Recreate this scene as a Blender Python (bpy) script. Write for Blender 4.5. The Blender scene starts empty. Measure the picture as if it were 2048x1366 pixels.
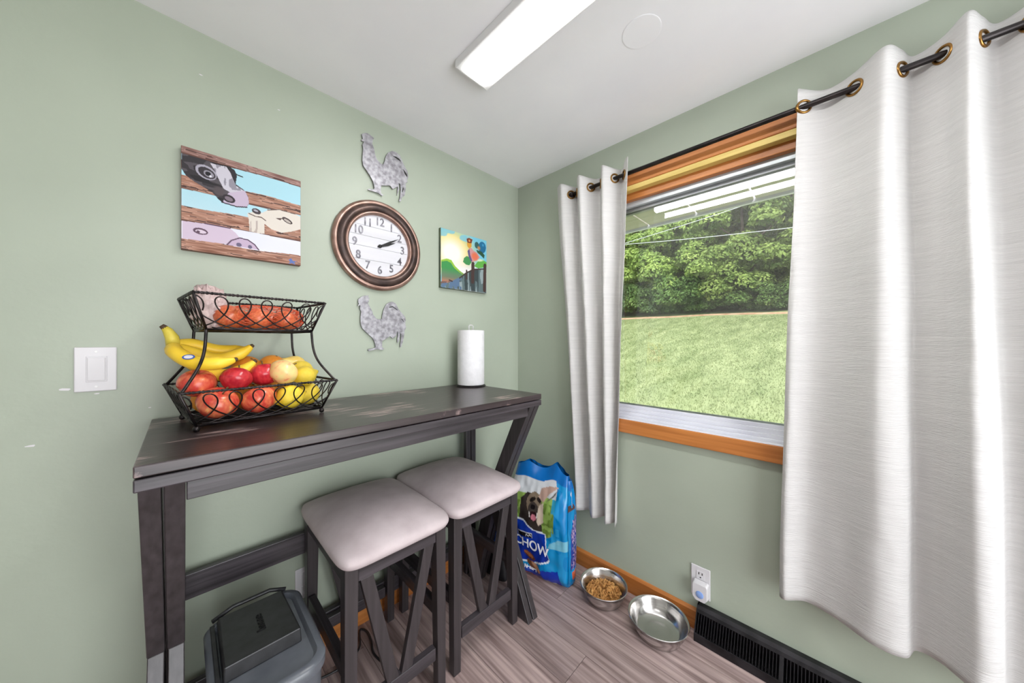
import bpy, bmesh, math, random
import numpy as np
from mathutils import Vector, Matrix, noise, Euler
random.seed(7)
C = bpy.context.scene.collection
SC = bpy.context.scene
PI = math.pi

# ------------------------------------------------------------------ camera, world, sun, big lights, exposure
CAM = Vector((-1.599, -1.514, 1.267)); YAW = math.radians(44.5); FPX = 648.0; CEIL = 2.31
cd = bpy.data.cameras.new('camera'); cam = bpy.data.objects.new('camera', cd); C.objects.link(cam)
cam.location = CAM; cam.rotation_euler = (PI/2, 0, YAW - PI/2)
cd.sensor_width = 36; cd.lens = 36*FPX/2048; cd.clip_start = .02; cd.clip_end = 500; cd.shift_y = 1/2048
SC.camera = cam
w = bpy.data.worlds.new('sky'); SC.world = w; w.use_nodes = True
bg = w.node_tree.nodes['Background']; bg.inputs[0].default_value = (.86, .93, 1, 1); bg.inputs[1].default_value = 2.1
sd = bpy.data.lights.new('sun', 'SUN'); sd.energy = 3.2; sd.angle = math.radians(25); sd.color = (1, .95, .85)
so = bpy.data.objects.new('sun', sd); C.objects.link(so); so.rotation_euler = Vector((.62, .28, -.9)).to_track_quat('-Z', 'Y').to_euler()
LAMP_EMIT = 34.0
def area(name, loc, aim, sx, sy, power, col):
    l = bpy.data.lights.new(name, 'AREA'); l.shape = 'RECTANGLE'; l.size = sx; l.size_y = sy; l.energy = power; l.color = col
    o = bpy.data.objects.new(name, l); C.objects.link(o); o.location = loc
    o.rotation_euler = Vector(aim).to_track_quat('-Z', 'Z').to_euler(); return o
area('patio_door_daylight', (-1.2, -3.46, 1.08), (0, 1, 0), 1.75, 1.9, 47, (.985, .99, 1))
area('added_fill_light', (-2.9, -2.2, 2.27), (0, 0, -1), .3, 1.2, 7, (1, .99, .98))  # added overhead fill light behind the camera, no fixture modelled
SC.view_settings.view_transform = 'Standard'; SC.view_settings.look = 'None'
SC.view_settings.exposure = 0.30; SC.view_settings.gamma = 1.0; SC.view_settings.use_curve_mapping = False

# ------------------------------------------------------------------ helpers
def S(r, g, b):   # sRGB 0-255 -> linear
    f = lambda c: (c/255/12.92) if c <= 10 else ((c/255+.055)/1.055)**2.4
    return (f(r), f(g), f(b), 1)
def new_mat(name, col, rough=.5, metal=0, spec=.5):
    m = bpy.data.materials.new(name); m.use_nodes = True
    p = m.node_tree.nodes['Principled BSDF']
    p.inputs['Base Color'].default_value = col; p.inputs['Roughness'].default_value = rough
    p.inputs['Metallic'].default_value = metal; p.inputs['Specular IOR Level'].default_value = spec
    return m, m.node_tree, p
def noise_mat(name, c1, c2, rough=.5, metal=0, scale=(8, 8, 8), detail=6, bump=0, bscale=None, lo=.35, hi=.65, spec=.5, rand=False, c3=None, rvar=0, bdist=.002):
    m, t, p = new_mat(name, c1, rough, metal, spec); n, l = t.nodes, t.links
    tc = n.new('ShaderNodeTexCoord'); mp = n.new('ShaderNodeMapping'); mp.inputs['Scale'].default_value = scale
    src = tc.outputs['Object']
    if rand:
        oi = n.new('ShaderNodeObjectInfo'); mul = n.new('ShaderNodeMath'); mul.operation = 'MULTIPLY'; mul.inputs[1].default_value = 37
        l.new(oi.outputs['Random'], mul.inputs[0]); ad = n.new('ShaderNodeVectorMath'); ad.operation = 'ADD'
        l.new(src, ad.inputs[0]); l.new(mul.outputs[0], ad.inputs[1]); src = ad.outputs[0]
    l.new(src, mp.inputs['Vector'])
    nz = n.new('ShaderNodeTexNoise'); nz.inputs['Scale'].default_value = 1; nz.inputs['Detail'].default_value = detail
    l.new(mp.outputs[0], nz.inputs['Vector'])
    cr = n.new('ShaderNodeValToRGB'); cr.color_ramp.elements[0].position = lo; cr.color_ramp.elements[1].position = hi
    cr.color_ramp.elements[0].color = c1; cr.color_ramp.elements[1].color = c2
    if c3: e = cr.color_ramp.elements.new(min(.98, hi+.12)); e.color = c3
    l.new(nz.outputs['Fac'], cr.inputs[0]); out = cr.outputs[0]
    if rand:
        hs = n.new('ShaderNodeHueSaturation'); mr = n.new('ShaderNodeMapRange'); mr.inputs['To Min'].default_value = .86; mr.inputs['To Max'].default_value = 1.14
        l.new(oi.outputs['Random'], mr.inputs['Value']); l.new(mr.outputs[0], hs.inputs['Value']); l.new(out, hs.inputs['Color']); out = hs.outputs[0]
    l.new(out, p.inputs['Base Color'])
    if bump:
        bn = n.new('ShaderNodeBump'); bn.inputs['Strength'].default_value = bump; bn.inputs['Distance'].default_value = bdist
        if bscale:
            m2 = n.new('ShaderNodeMapping'); m2.inputs['Scale'].default_value = bscale; l.new(src, m2.inputs['Vector'])
            n2 = n.new('ShaderNodeTexNoise'); n2.inputs['Scale'].default_value = 1; n2.inputs['Detail'].default_value = 4
            l.new(m2.outputs[0], n2.inputs['Vector']); l.new(n2.outputs['Fac'], bn.inputs['Height'])
        else: l.new(nz.outputs['Fac'], bn.inputs['Height'])
        l.new(bn.outputs[0], p.inputs['Normal'])
    if rvar:
        mr2 = n.new('ShaderNodeMapRange'); mr2.inputs['To Min'].default_value = rough-rvar; mr2.inputs['To Max'].default_value = rough+rvar
        l.new(nz.outputs['Fac'], mr2.inputs['Value']); l.new(mr2.outputs[0], p.inputs['Roughness'])
    return m
def vcol_mat(name, rough=.6, spec=.3, bump=0, bscale=(300, 300, 300)):
    m, t, p = new_mat(name, (1, 1, 1, 1), rough, 0, spec); n, l = t.nodes, t.links
    a = n.new('ShaderNodeVertexColor'); a.layer_name = 'Col'; l.new(a.outputs[0], p.inputs['Base Color'])
    if bump:
        tc = n.new('ShaderNodeTexCoord'); mp = n.new('ShaderNodeMapping'); mp.inputs['Scale'].default_value = bscale; l.new(tc.outputs['Object'], mp.inputs[0])
        nz = n.new('ShaderNodeTexNoise'); nz.inputs['Scale'].default_value = 1; l.new(mp.outputs[0], nz.inputs[0])
        b = n.new('ShaderNodeBump'); b.inputs['Strength'].default_value = bump; b.inputs['Distance'].default_value = .002
        l.new(nz.outputs['Fac'], b.inputs['Height']); l.new(b.outputs[0], p.inputs['Normal'])
    return m

class MB:
    """collects shapes, then builds ONE mesh object"""
    def __init__(s): s.v = []; s.f = []
    def add(s, v, f):
        o = len(s.v); s.v += [tuple(x) for x in v]; s.f += [tuple(i+o for i in q) for q in f]; return s
    def box(s, x0, x1, y0, y1, z0, z1):
        v = [(x0, y0, z0), (x1, y0, z0), (x1, y1, z0), (x0, y1, z0), (x0, y0, z1), (x1, y0, z1), (x1, y1, z1), (x0, y1, z1)]
        return s.add(v, [(0, 3, 2, 1), (4, 5, 6, 7), (0, 1, 5, 4), (1, 2, 6, 5), (2, 3, 7, 6), (3, 0, 4, 7)])
    def hexa(s, v): return s.add(v, [(0, 3, 2, 1), (4, 5, 6, 7), (0, 1, 5, 4), (1, 2, 6, 5), (2, 3, 7, 6), (3, 0, 4, 7)])
    def tube(s, pts, r, n=8, closed=False, caps=True):
        P = [Vector(p) for p in pts]; m = len(P); rr = r if hasattr(r, '__len__') else [r]*m
        T = []
        for i in range(m):
            a = P[(i-1) % m] if (closed or i > 0) else P[i]; b = P[(i+1) % m] if (closed or i < m-1) else P[i]
            t = (b-a); T.append(t.normalized() if t.length > 1e-9 else Vector((0, 0, 1)))
        u = T[0].orthogonal().normalized(); vs = []
        for i in range(m):
            u = (u - T[i]*u.dot(T[i]));
            u = u.normalized() if u.length > 1e-6 else T[i].orthogonal().normalized()
            wv = T[i].cross(u)
            for k in range(n):
                a = 2*PI*k/n; vs.append(P[i] + (u*math.cos(a)+wv*math.sin(a))*rr[i])
        fs = []
        for i in range(m if closed else m-1):
            j = (i+1) % m
            for k in range(n): fs.append((i*n+k, i*n+(k+1) % n, j*n+(k+1) % n, j*n+k))
        if caps and not closed: fs.append(tuple(range(n-1, -1, -1))); fs.append(tuple((m-1)*n+k for k in range(n)))
        return s.add(vs, fs)
    def lathe(s, prof, c=(0, 0, 0), n=40, axis='Z', capb=True, capt=True):
        vs = []; m = len(prof); c = Vector(c)
        for r, h in prof:
            for k in range(n):
                a = 2*PI*k/n; x, y = r*math.cos(a), r*math.sin(a)
                vs.append(c + (Vector((x, y, h)) if axis == 'Z' else Vector((x, -h, y)) if axis == 'Y' else Vector((-h, x, y))))
        fl = axis == 'X'
        fs = []
        for i in range(m-1):
            for k in range(n):
                q = (i*n+k, i*n+(k+1) % n, (i+1)*n+(k+1) % n, (i+1)*n+k); fs.append(q[::-1] if fl else q)
        if capb: fs.append(tuple(range(n))[::1 if fl else -1])
        if capt: fs.append(tuple((m-1)*n+k for k in range(n))[::-1 if fl else 1])
        return s.add(vs, fs)
    def grid(s, fn, nu, nv, closed_u=False):
        vs = [fn(i/(nu if closed_u else nu-1), j/(nv-1)) for j in range(nv) for i in range(nu)]
        fs = []
        for j in range(nv-1):
            for i in range(nu if closed_u else nu-1):
                k = (i+1) % nu; fs.append((j*nu+i, j*nu+k, (j+1)*nu+k, (j+1)*nu+i))
        return s.add(vs, fs)
    def prism(s, poly, d0, d1, ax='Y'):
        """poly list of 2D points extruded along ax from d0 to d1"""
        n = len(poly)
        mk = (lambda p, d: (p[0], d, p[1])) if ax == 'Y' else (lambda p, d: (d, p[0], p[1])) if ax == 'X' else (lambda p, d: (p[0], p[1], d))
        vs = [mk(p, d0) for p in poly]+[mk(p, d1) for p in poly]
        fs = [tuple(range(n)), tuple(range(2*n-1, n-1, -1))]+[(i, n+i, n+(i+1) % n, (i+1) % n) for i in range(n)]
        return s.add(vs, fs)
    def mesh(s, name, m, smooth=False, org=(0, 0, 0)):
        me = bpy.data.meshes.new(name); ox, oy, oz = org
        me.from_pydata([(x-ox, y-oy, z-oz) for x, y, z in s.v], [], s.f)
        bm = bmesh.new(); bm.from_mesh(me); bmesh.ops.recalc_face_normals(bm, faces=bm.faces); bm.to_mesh(me); bm.free()
        if m: me.materials.append(m)
        if smooth: me.polygons.foreach_set('use_smooth', [True]*len(me.polygons))
        return me
    def build(s, name, m, parent=None, smooth=False, bevel=0, org=None, seg=2, sharp=None):
        if org is None: org = tuple(parent.get('org', (0, 0, 0))) if parent else (0, 0, 0)
        me = s.mesh(name, m, smooth, org)
        o = link(name, me, parent)
        if bevel:
            b = o.modifiers.new('bevel', 'BEVEL'); b.width = bevel; b.segments = seg; b.limit_method = 'ANGLE'; b.angle_limit = math.radians(35)
        if sharp: me.set_sharp_from_angle(angle=math.radians(sharp))
        return o
def link(name, me, parent=None, loc=None, rot=None):
    o = bpy.data.objects.new(name, me); C.objects.link(o)
    if parent: o.parent = parent
    if loc: o.location = loc
    if rot: o.rotation_euler = rot
    return o
def tag(o, label, cat=None, group=None, kind=None):
    if label: o['label'] = label
    if cat: o['category'] = cat
    if group: o['group'] = group
    if kind: o['kind'] = kind
    return o
def thing(name, loc, label, cat, group=None, rz=0, local=False):
    """Empty at the base; parts are given in world coordinates unless local"""
    o = bpy.data.objects.new(name, None); C.objects.link(o); o.location = loc; o.rotation_euler = (0, 0, rz)
    o['org'] = (0., 0., 0.) if (local or rz) else tuple(float(a) for a in loc)
    return tag(o, label, cat, group)
def clean_org():
    for o in bpy.data.objects:
        if 'org' in o: del o['org']
def copy_tree(o, parent=None):
    c = o.copy(); C.objects.link(c)
    if parent: c.parent = parent
    for ch in [x for x in bpy.data.objects if x.parent == o]: copy_tree(ch, c)
    return c
def struct(o, label=None): o['kind'] = 'structure'; return tag(o, label)
def subsurf(o, n=1):
    s = o.modifiers.new('sub', 'SUBSURF'); s.levels = n; s.render_levels = n
def text_mesh(txt, size, depth=.001, bold=0):
    cu = bpy.data.curves.new('txt', 'FONT'); cu.body = txt; cu.size = size; cu.extrude = depth; cu.align_x = 'CENTER'; cu.align_y = 'CENTER'; cu.offset = bold
    o = bpy.data.objects.new('txt', cu); C.objects.link(o); dg = bpy.context.evaluated_depsgraph_get()
    me = bpy.data.meshes.new_from_object(o.evaluated_get(dg)); bpy.data.objects.remove(o); return me
def poly_mesh(polys, depth):
    """flat plate with holes from 2D outlines (first outer, rest holes)"""
    cu = bpy.data.curves.new('pl', 'CURVE'); cu.dimensions = '2D'; cu.fill_mode = 'BOTH'; cu.extrude = depth/2; cu.bevel_depth = .0006
    for p in polys:
        s = cu.splines.new('POLY'); s.points.add(len(p)-1); s.use_cyclic_u = True
        for i, q in enumerate(p): s.points[i].co = (q[0], q[1], 0, 1)
    o = bpy.data.objects.new('pl', cu); C.objects.link(o); dg = bpy.context.evaluated_depsgraph_get()
    me = bpy.data.meshes.new_from_object(o.evaluated_get(dg)); bpy.data.objects.remove(o); return me
fw = Vector((math.cos(YAW), math.sin(YAW), 0)); rt = Vector((math.sin(YAW), -math.cos(YAW), 0))
def on_wall(u, v):      # measured point of the photo -> point (x, z) on the left wall, y = 0
    d = fw + rt*((u-1024)/FPX); t = -CAM.y/d.y; return (CAM.x+t*d.x, CAM.z + t*(684-v)/FPX)

# ------------------------------------------------------------------ materials
M = {}
M['sage'] = noise_mat('sage_paint', S(161, 170, 154), S(166, 175, 159), .42, scale=(3, 3, 3), bump=.22, bscale=(26, 26, 26), rvar=.05, spec=.45, bdist=.004)
M['ceil'] = noise_mat('ceiling_paint', S(240, 241, 244), S(244, 245, 247), .7, scale=(4, 4, 4), bump=.1, bscale=(30, 30, 30))
M['plaster'] = noise_mat('room_plaster', S(205, 204, 203), S(210, 209, 208), .7, scale=(3, 3, 3))
M['plank'] = noise_mat('grey_vinyl_plank', S(108, 88, 86), S(200, 178, 174), .36, scale=(55, 2.2, 30), detail=9, bump=.16, lo=.28, hi=.72, rand=True, c3=S(204, 186, 182), spec=.4)
for ax, sc in (('x', (2.5, 70, 70)), ('y', (70, 2.5, 70)), ('z', (70, 70, 2.5))):
    M['dark_'+ax] = noise_mat('espresso_wood_'+ax, S(38, 34, 37), S(78, 72, 77), .36, scale=sc, detail=8, bump=.25, lo=.3, hi=.75, spec=.5)
    if ax == 'z': M['dark_z'] = noise_mat('espresso_wood_z', S(42, 38, 39), S(68, 62, 65), .36, scale=sc, detail=8, bump=.12, lo=.25, hi=.8, spec=.5)
    M['oak_'+ax] = noise_mat('golden_oak_'+ax, S(158, 92, 40), S(200, 130, 68), .38, scale=(sc[0]*.7, sc[1]*.7, sc[2]*.7), detail=7, bump=.1, lo=.3, hi=.7, spec=.5)
def worn_top():
    m = noise_mat('espresso_wood_top', S(44, 37, 38), S(70, 60, 62), .3, scale=(2.5, 70, 70), detail=8, bump=.15, lo=.3, hi=.75, spec=.5)
    t = m.node_tree; n, l = t.nodes, t.links; p = n['Principled BSDF']; old = p.inputs['Base Color'].links[0].from_socket
    tc = n.new('ShaderNodeTexCoord'); mp = n.new('ShaderNodeMapping'); mp.inputs['Scale'].default_value = (5, 55, 5); l.new(tc.outputs['Object'], mp.inputs[0])
    nz = n.new('ShaderNodeTexNoise'); nz.inputs['Scale'].default_value = 1; nz.inputs['Detail'].default_value = 10; nz.inputs['Roughness'].default_value = .75; l.new(mp.outputs[0], nz.inputs[0])
    n2 = n.new('ShaderNodeTexNoise'); n2.inputs['Scale'].default_value = 4.5; l.new(tc.outputs['Object'], n2.inputs[0])
    mu = n.new('ShaderNodeMath'); mu.operation = 'MULTIPLY'; l.new(nz.outputs[0], mu.inputs[0]); l.new(n2.outputs[0], mu.inputs[1])
    cr = n.new('ShaderNodeValToRGB'); cr.color_ramp.elements[0].position = .295; cr.color_ramp.elements[1].position = .36; l.new(mu.outputs[0], cr.inputs[0])
    mx = n.new('ShaderNodeMix'); mx.data_type = 'RGBA'; l.new(cr.outputs[0], mx.inputs[0]); l.new(old, mx.inputs[6]); mx.inputs[7].default_value = S(165, 142, 140)
    l.new(mx.outputs[2], p.inputs['Base Color']); return m
M['top'] = worn_top()
M['suede'] = noise_mat('taupe_suede', S(184, 171, 173), S(206, 194, 196), .85, scale=(9, 9, 9), detail=10, bump=.4, bscale=(220, 220, 220), lo=.3, hi=.7, spec=.15, bdist=.001)
M['iron'] = noise_mat('black_bronze_wire', S(32, 29, 30), S(62, 56, 56), .34, .75, scale=(60, 60, 60), bump=.1)
M['rod'] = noise_mat('dark_rod_metal', S(38, 34, 34), S(54, 49, 49), .32, .7, scale=(30, 30, 30))
M['brass'] = new_mat('antique_brass', S(150, 112, 62), .3, 1)[0]
M['white'] = new_mat('white_plastic', S(212, 210, 213), .35)[0]
M['whitemetal'] = new_mat('white_enamel', S(228, 228, 228), .4)[0]
M['vinyl'] = noise_mat('white_vinyl', S(214, 215, 226), S(226, 227, 236), .4, scale=(6, 6, 6))
M['alum'] = noise_mat('grey_aluminium', S(188, 196, 200), S(210, 216, 220), .4, .3, scale=(20, 3, 20))
M['yellow'] = noise_mat('yellow_pine', S(205, 178, 96), S(222, 197, 118), .5, scale=(40, 3, 40))
M['black'] = noise_mat('black_plastic', S(30, 30, 32), S(44, 44, 47), .42, scale=(30, 30, 30), bump=.05)
M['bin'] = noise_mat('grey_bin_plastic', S(84, 88, 95), S(102, 106, 113), .28, scale=(12, 12, 12))
M['steel'] = noise_mat('brushed_steel', S(196, 194, 192), S(218, 216, 214), .2, 1, scale=(4, 4, 240), bump=.04)
M['galv'] = noise_mat('galvanised_metal', S(128, 126, 131), S(178, 176, 182), .46, .4, scale=(60, 60, 60), detail=8, bump=.2)
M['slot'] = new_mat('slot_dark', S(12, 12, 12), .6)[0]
def cloth_mat(name, c1, c2):
    m = noise_mat(name, c1, c2, .9, scale=(6, 6, 130), detail=4, bump=.8, bscale=(60, 18, 420), spec=.1, lo=.3, hi=.7, bdist=.003)
    t = m.node_tree; n, l = t.nodes, t.links; p = n['Principled BSDF']; out = n['Material Output']
    tr = n.new('ShaderNodeBsdfTranslucent'); tr.inputs[0].default_value = S(235, 230, 222)
    mx = n.new('ShaderNodeMixShader'); mx.inputs[0].default_value = .22
    l.new(p.outputs[0], mx.inputs[1]); l.new(tr.outputs[0], mx.inputs[2]); l.new(mx.outputs[0], out.inputs[0]); return m
M['linen'] = cloth_mat('white_slub_linen', S(212, 211, 210), S(223, 222, 221))
M['hem'] = new_mat('beige_header_tape', S(196, 182, 168), .8)[0]
def glass_mat():
    m = bpy.data.materials.new('window_glass'); m.use_nodes = True; n, l = m.node_tree.nodes, m.node_tree.links
    n.remove(n['Principled BSDF']); tr = n.new('ShaderNodeBsdfTransparent'); gl = n.new('ShaderNodeBsdfGlossy'); gl.inputs['Roughness'].default_value = .0
    fr = n.new('ShaderNodeFresnel'); fr.inputs[0].default_value = 1.5; mu = n.new('ShaderNodeMath'); mu.operation = 'MULTIPLY'; mu.inputs[1].default_value = 1.7
    l.new(fr.outputs[0], mu.inputs[0]); mx = n.new('ShaderNodeMixShader'); l.new(mu.outputs[0], mx.inputs[0]); l.new(tr.outputs[0], mx.inputs[1]); l.new(gl.outputs[0], mx.inputs[2])
    l.new(mx.outputs[0], n['Material Output'].inputs[0]); return m
M['glass'] = glass_mat()
def emit_mat(name, col, s):
    m = bpy.data.materials.new(name); m.use_nodes = True; n, l = m.node_tree.nodes, m.node_tree.links
    n.remove(n['Principled BSDF']); e = n.new('ShaderNodeEmission'); e.inputs[0].default_value = col; e.inputs[1].default_value = s
    l.new(e.outputs[0], n['Material Output'].inputs[0]); return m
M['lamp'] = emit_mat('lamp_diffuser', (1, .995, .985, 1), LAMP_EMIT)
M['paint'] = vcol_mat('canvas_print', .55, .3, .15)
M['bagprint'] = vcol_mat('bag_print', .22, .5)
M['paper'] = noise_mat('paper_towel', S(220, 219, 221), S(228, 227, 229), .9, scale=(40, 40, 40), bump=.35, bscale=(160, 160, 160), spec=.1)

# ------------------------------------------------------------------ room shell
X0, Y0 = -4.2, -3.42
WY0, WY1, WZ0, WZ1 = -1.98, -.60, .875, 2.055          # window opening
wl = struct(MB().box(X0-.1, .12, 0, .1, 0, CEIL+.1).build('wall_left', M['sage']), 'sage green painted wall behind the bar table')
b = MB(); b.box(0, .12, Y0, WY0, 0, CEIL+.1).box(0, .12, WY1, 0, 0, CEIL+.1).box(0, .12, WY0, WY1, 0, WZ0).box(0, .12, WY0, WY1, WZ1, CEIL+.1)
wr = struct(b.build('wall_right', M['sage']), 'sage green painted wall around the window')
struct(MB().box(X0-.1, 0, Y0-.1, 0, CEIL, CEIL+.1).build('ceiling', M['ceil']), 'off white painted ceiling')
b = MB(); b.box(X0-.1, -2.1, Y0-.1, Y0, 0, CEIL).box(-.3, 0, Y0-.1, Y0, 0, CEIL).box(-2.1, -.3, Y0-.1, Y0, 2.06, CEIL)
struct(b.build('wall_near', M['plaster']), 'pale wall with a patio doorway behind the camera')
struct(MB().box(X0-.1, X0, Y0, 0, 0, CEIL).build('wall_far', M['plaster']), 'pale wall at the other end of the room')
fl = struct(MB().box(X0, 0, Y0, 0, -.1, -.006).build('floor', M['slot']), 'grey brown wood look plank floor')
PWID = .152; pm = MB().box(0, PWID-.0016, 0, 1.2-.002, -.006, 0).mesh('plank', M['plank'])
for i in range(28):
    x = -PWID*(i+1); y = Y0 + ((i*.47) % 1.2) - 1.2
    while y < 0:
        y0, y1 = max(y, Y0), min(y+1.2, 0)
        if y1-y0 > .05:
            me = pm if y1-y0 > 1.19 else MB().box(0, PWID-.0016, 0, y1-y0-.002, -.006, 0).mesh('plank', M['plank'])
            link('plank', me, fl, (x, y0, 0))
        y += 1.2
struct(MB().prism([(-.014, 0), (0, 0), (0, .088), (-.006, .088), (-.014, .078)], -1.098, 0, 'Y').build('baseboard_right', M['oak_y']), 'golden oak baseboard under the window')
b = MB().prism([(-.014, 0), (0, 0), (0, .088), (-.006, .088), (-.014, .078)], X0, -.014, 'X'); struct(b.build('baseboard_left', M['oak_x']), 'golden oak baseboard behind the bar table')
# paint chips on the left wall
for (u, v, s) in ((128, 779, .011), (62, 892, .007), (194, 787, .005), (402, 150, .004), (558, 220, .004), (770, 962, .004), (300, 815, .003)):
    x, z = on_wall(u, v); n = 7
    MB().prism([(x+s*random.uniform(.6, 1.2)*math.cos(2*PI*k/n)*1.3, z+s*.4*random.uniform(.6, 1.2)*math.sin(2*PI*k/n)) for k in range(n)], -.0008, 0).build('paint_chip', M['white'], wl)

# window: casing, stops, frame, two panes
win = bpy.data.objects.new('window_1', None); C.objects.link(win); win.location = (0, (WY0+WY1)/2, WZ0); win['org'] = tuple(win.location)
struct(win, 'picture window with golden oak casing and two glass panes')
CW = .066
MB().box(-.02, -.0005, WY0-.02, WY1+.02, WZ1, WZ1+.058).build('head_casing', M['oak_y'], win, bevel=.004)
MB().box(-.022, -.0005, WY0-.02, WY1+.02, WZ0-.07, WZ0-.002).build('apron_casing', M['oak_y'], win, bevel=.004)
for y in (WY0-CW, WY1): MB().box(-.02, -.0005, y, y+CW, WZ0, WZ1).build('side_casing', M['oak_z'], win, bevel=.004)
MB().box(-.018, .018, WY0, WY1, WZ1-.024, WZ1+.0).build('yellow_stop', M['yellow'], win, bevel=.002)['label'] = 'yellow pine stop strip'
MB().box(.018, .048, WY0, WY1, WZ1-.058, WZ1).build('inner_head', M['oak_y'], win, bevel=.003)
MB().box(.048, .075, WY0, WY1, WZ1-.082, WZ1).build('frame_head', M['alum'], win, bevel=.002)
MB().box(.075, .082, WY0, WY1, WZ1-.098, WZ1).build('frame_head', M['vinyl'], win, bevel=.002)
MB().box(.095, .118, WY0, WY1, WZ1-.10, WZ1).build('frame_head', M['alum'], win, bevel=.002)
for i, (x0, x1, z) in enumerate(((-.018, .012, .001), (.012, .03, .012), (.03, .048, .026), (.048, .062, .044), (.062, .082, .060), (.095, .118, .060))):
    MB().box(x0, x1-.003, WY0, WY1, WZ0-.01, WZ0+z).build('sill_rail', M['vinyl'] if i < 5 else M['alum'], win, bevel=.002)
for y0, y1 in ((WY0, WY0+.04), (WY1-.04, WY1)):
    MB().box(-.018, .048, y0 if y0 == WY0 else y0+.02, y1 if y0 != WY0 else y1-.02, WZ0, WZ1).build('jamb', M['oak_z'], win)
    MB().box(.048, .118, y0, y1, WZ0, WZ1).build('frame_side', M['vinyl'], win, bevel=.002)
MB().box(.066, .069, WY0+.02, WY1-.02, WZ0+.04, WZ1-.06).build('pane', M['glass'], win)
MB().box(.146, .149, WY0-.02, WY1+.02, WZ0+.0, WZ1-.0).build('storm_pane', M['glass'], win)

# ------------------------------------------------------------------ outside: eave, lawn, soil, woods, wires
eave = bpy.data.objects.new('trim_1', None); C.objects.link(eave); eave.location = (.1, 0, 2.05); eave['org'] = tuple(eave.location); struct(eave, 'white vented soffit and fascia of the eave outside the window')
M['soffit'] = noise_mat('soffit_paint', S(196, 190, 174), S(208, 203, 190), .7, scale=(90, 2, 20))
for i in range(26):
    y = -4.2+i*.3; MB().box(.125, .70, y, y+.29, 2.085, 2.10).build('soffit_panel', M['soffit'], eave, bevel=.004)
MB().box(.70, .725, -4.2, 3.6, 2.07, 2.26).build('fascia', M['vinyl'], eave, bevel=.003)
def lawn_z(x, y):
    return -.55 + max(0, x-5.5)*.172 + .02*y*min(1, max(0, (x-8)/20)) + .05*noise.noise((x*.3, y*.3, 0))
M['grass'] = noise_mat('mown_grass', S(128, 142, 96), S(162, 172, 126), .95, scale=(.55, 2.2, 1), detail=12, bump=.6, bscale=(14, 30, 14), c3=S(186, 186, 150), spec=.05, bdist=.05, lo=.3, hi=.68)
lawn = MB().grid(lambda a, c: (lambda x, y: (x, y, lawn_z(x, y)))(.2+64*a**1.3, -30+75*c), 60, 60).build('lawn', M['grass'], None, smooth=True)
struct(lawn, 'mown lawn rising to the woods')
M['soil'] = noise_mat('bare_soil', S(176, 140, 112), S(202, 172, 142), .95, scale=(1, 3, 1), detail=9, bump=.4, spec=.05)
soil = MB().grid(lambda a, c: (lambda y: (lambda x: (x, y, lawn_z(x, y)+.05*math.sin(PI*a)+.01))(27+.5*math.sin(y*.35)+1.2*a))(-20+50*c), 6, 60).build('ground_soil_strip', M['soil'], None, smooth=True)
tag(soil, 'strip of bare tan soil along the top of the lawn', 'soil')
def leaf_mat(name, c1, c2, c3):
    m = noise_mat(name, c1, c2, .6, scale=(1.1, 1.1, 1.1), detail=5, lo=.3, hi=.62, spec=.25, rand=True, c3=c3)
    t = m.node_tree; n, l = t.nodes, t.links; p = n['Principled BSDF']; out = n['Material Output']
    tr = n.new('ShaderNodeBsdfTranslucent'); l.new(p.inputs['Base Color'].links[0].from_socket, tr.inputs[0])
    mx = n.new('ShaderNodeMixShader'); mx.inputs[0].default_value = .3
    l.new(p.outputs[0], mx.inputs[1]); l.new(tr.outputs[0], mx.inputs[2]); l.new(mx.outputs[0], out.inputs[0]); return m
M['leaf'] = leaf_mat('tree_leaf', S(112, 140, 74), S(170, 192, 106), S(206, 218, 138))
M['leafd'] = leaf_mat('shrub_leaf', S(76, 106, 62), S(118, 148, 82), S(156, 180, 106))
M['bark'] = noise_mat('tree_bark', S(84, 72, 60), S(124, 110, 94), .9, scale=(8, 8, 2), bump=.5)
def leaves(blobs, per, size, seed):
    rg = np.random.default_rng(seed); Q = []
    for (bx, by, bz, br) in blobs:
        k = int(per*br*br); d = rg.normal(size=(k, 3)); d /= np.linalg.norm(d, axis=1)[:, None]
        d[:, 2] = np.where(d[:, 2] < -.4, -d[:, 2], d[:, 2])
        r = br*(.72+.4*rg.random(k))[:, None]; p = np.array([bx, by, bz])+d*r*np.array([1, 1, .72])
        nn = d+rg.normal(size=(k, 3))*.55+np.array([0, 0, .35]); nn /= np.linalg.norm(nn, axis=1)[:, None]
        a = np.cross(nn, rg.normal(size=(k, 3))); a /= np.linalg.norm(a, axis=1)[:, None]; bb = np.cross(nn, a)
        s = size*(.6+.8*rg.random(k))[:, None]
        q = np.stack([p-a*s, p-bb*s*.5+nn*s*.12, p+a*s, p+bb*s*.5+nn*s*.12], 1); Q.append(q)
    V = np.concatenate(Q).reshape(-1, 3); n = len(V)//4
    return V, n
def leaf_mesh(name, blobs, per, size, seed, m):
    V, n = leaves(blobs, per, size, seed); me = bpy.data.meshes.new(name)
    me.vertices.add(4*n); me.vertices.foreach_set('co', V.astype(np.float32).ravel())
    me.loops.add(4*n); me.loops.foreach_set('vertex_index', np.arange(4*n, dtype=np.int32))
    me.polygons.add(n); me.polygons.foreach_set('loop_start', np.arange(0, 4*n, 4, dtype=np.int32))
    me.update(calc_edges=True); me.validate(); me.materials.append(m); return me
rg = random.Random(3); crowns = []; trunks = []
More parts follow.
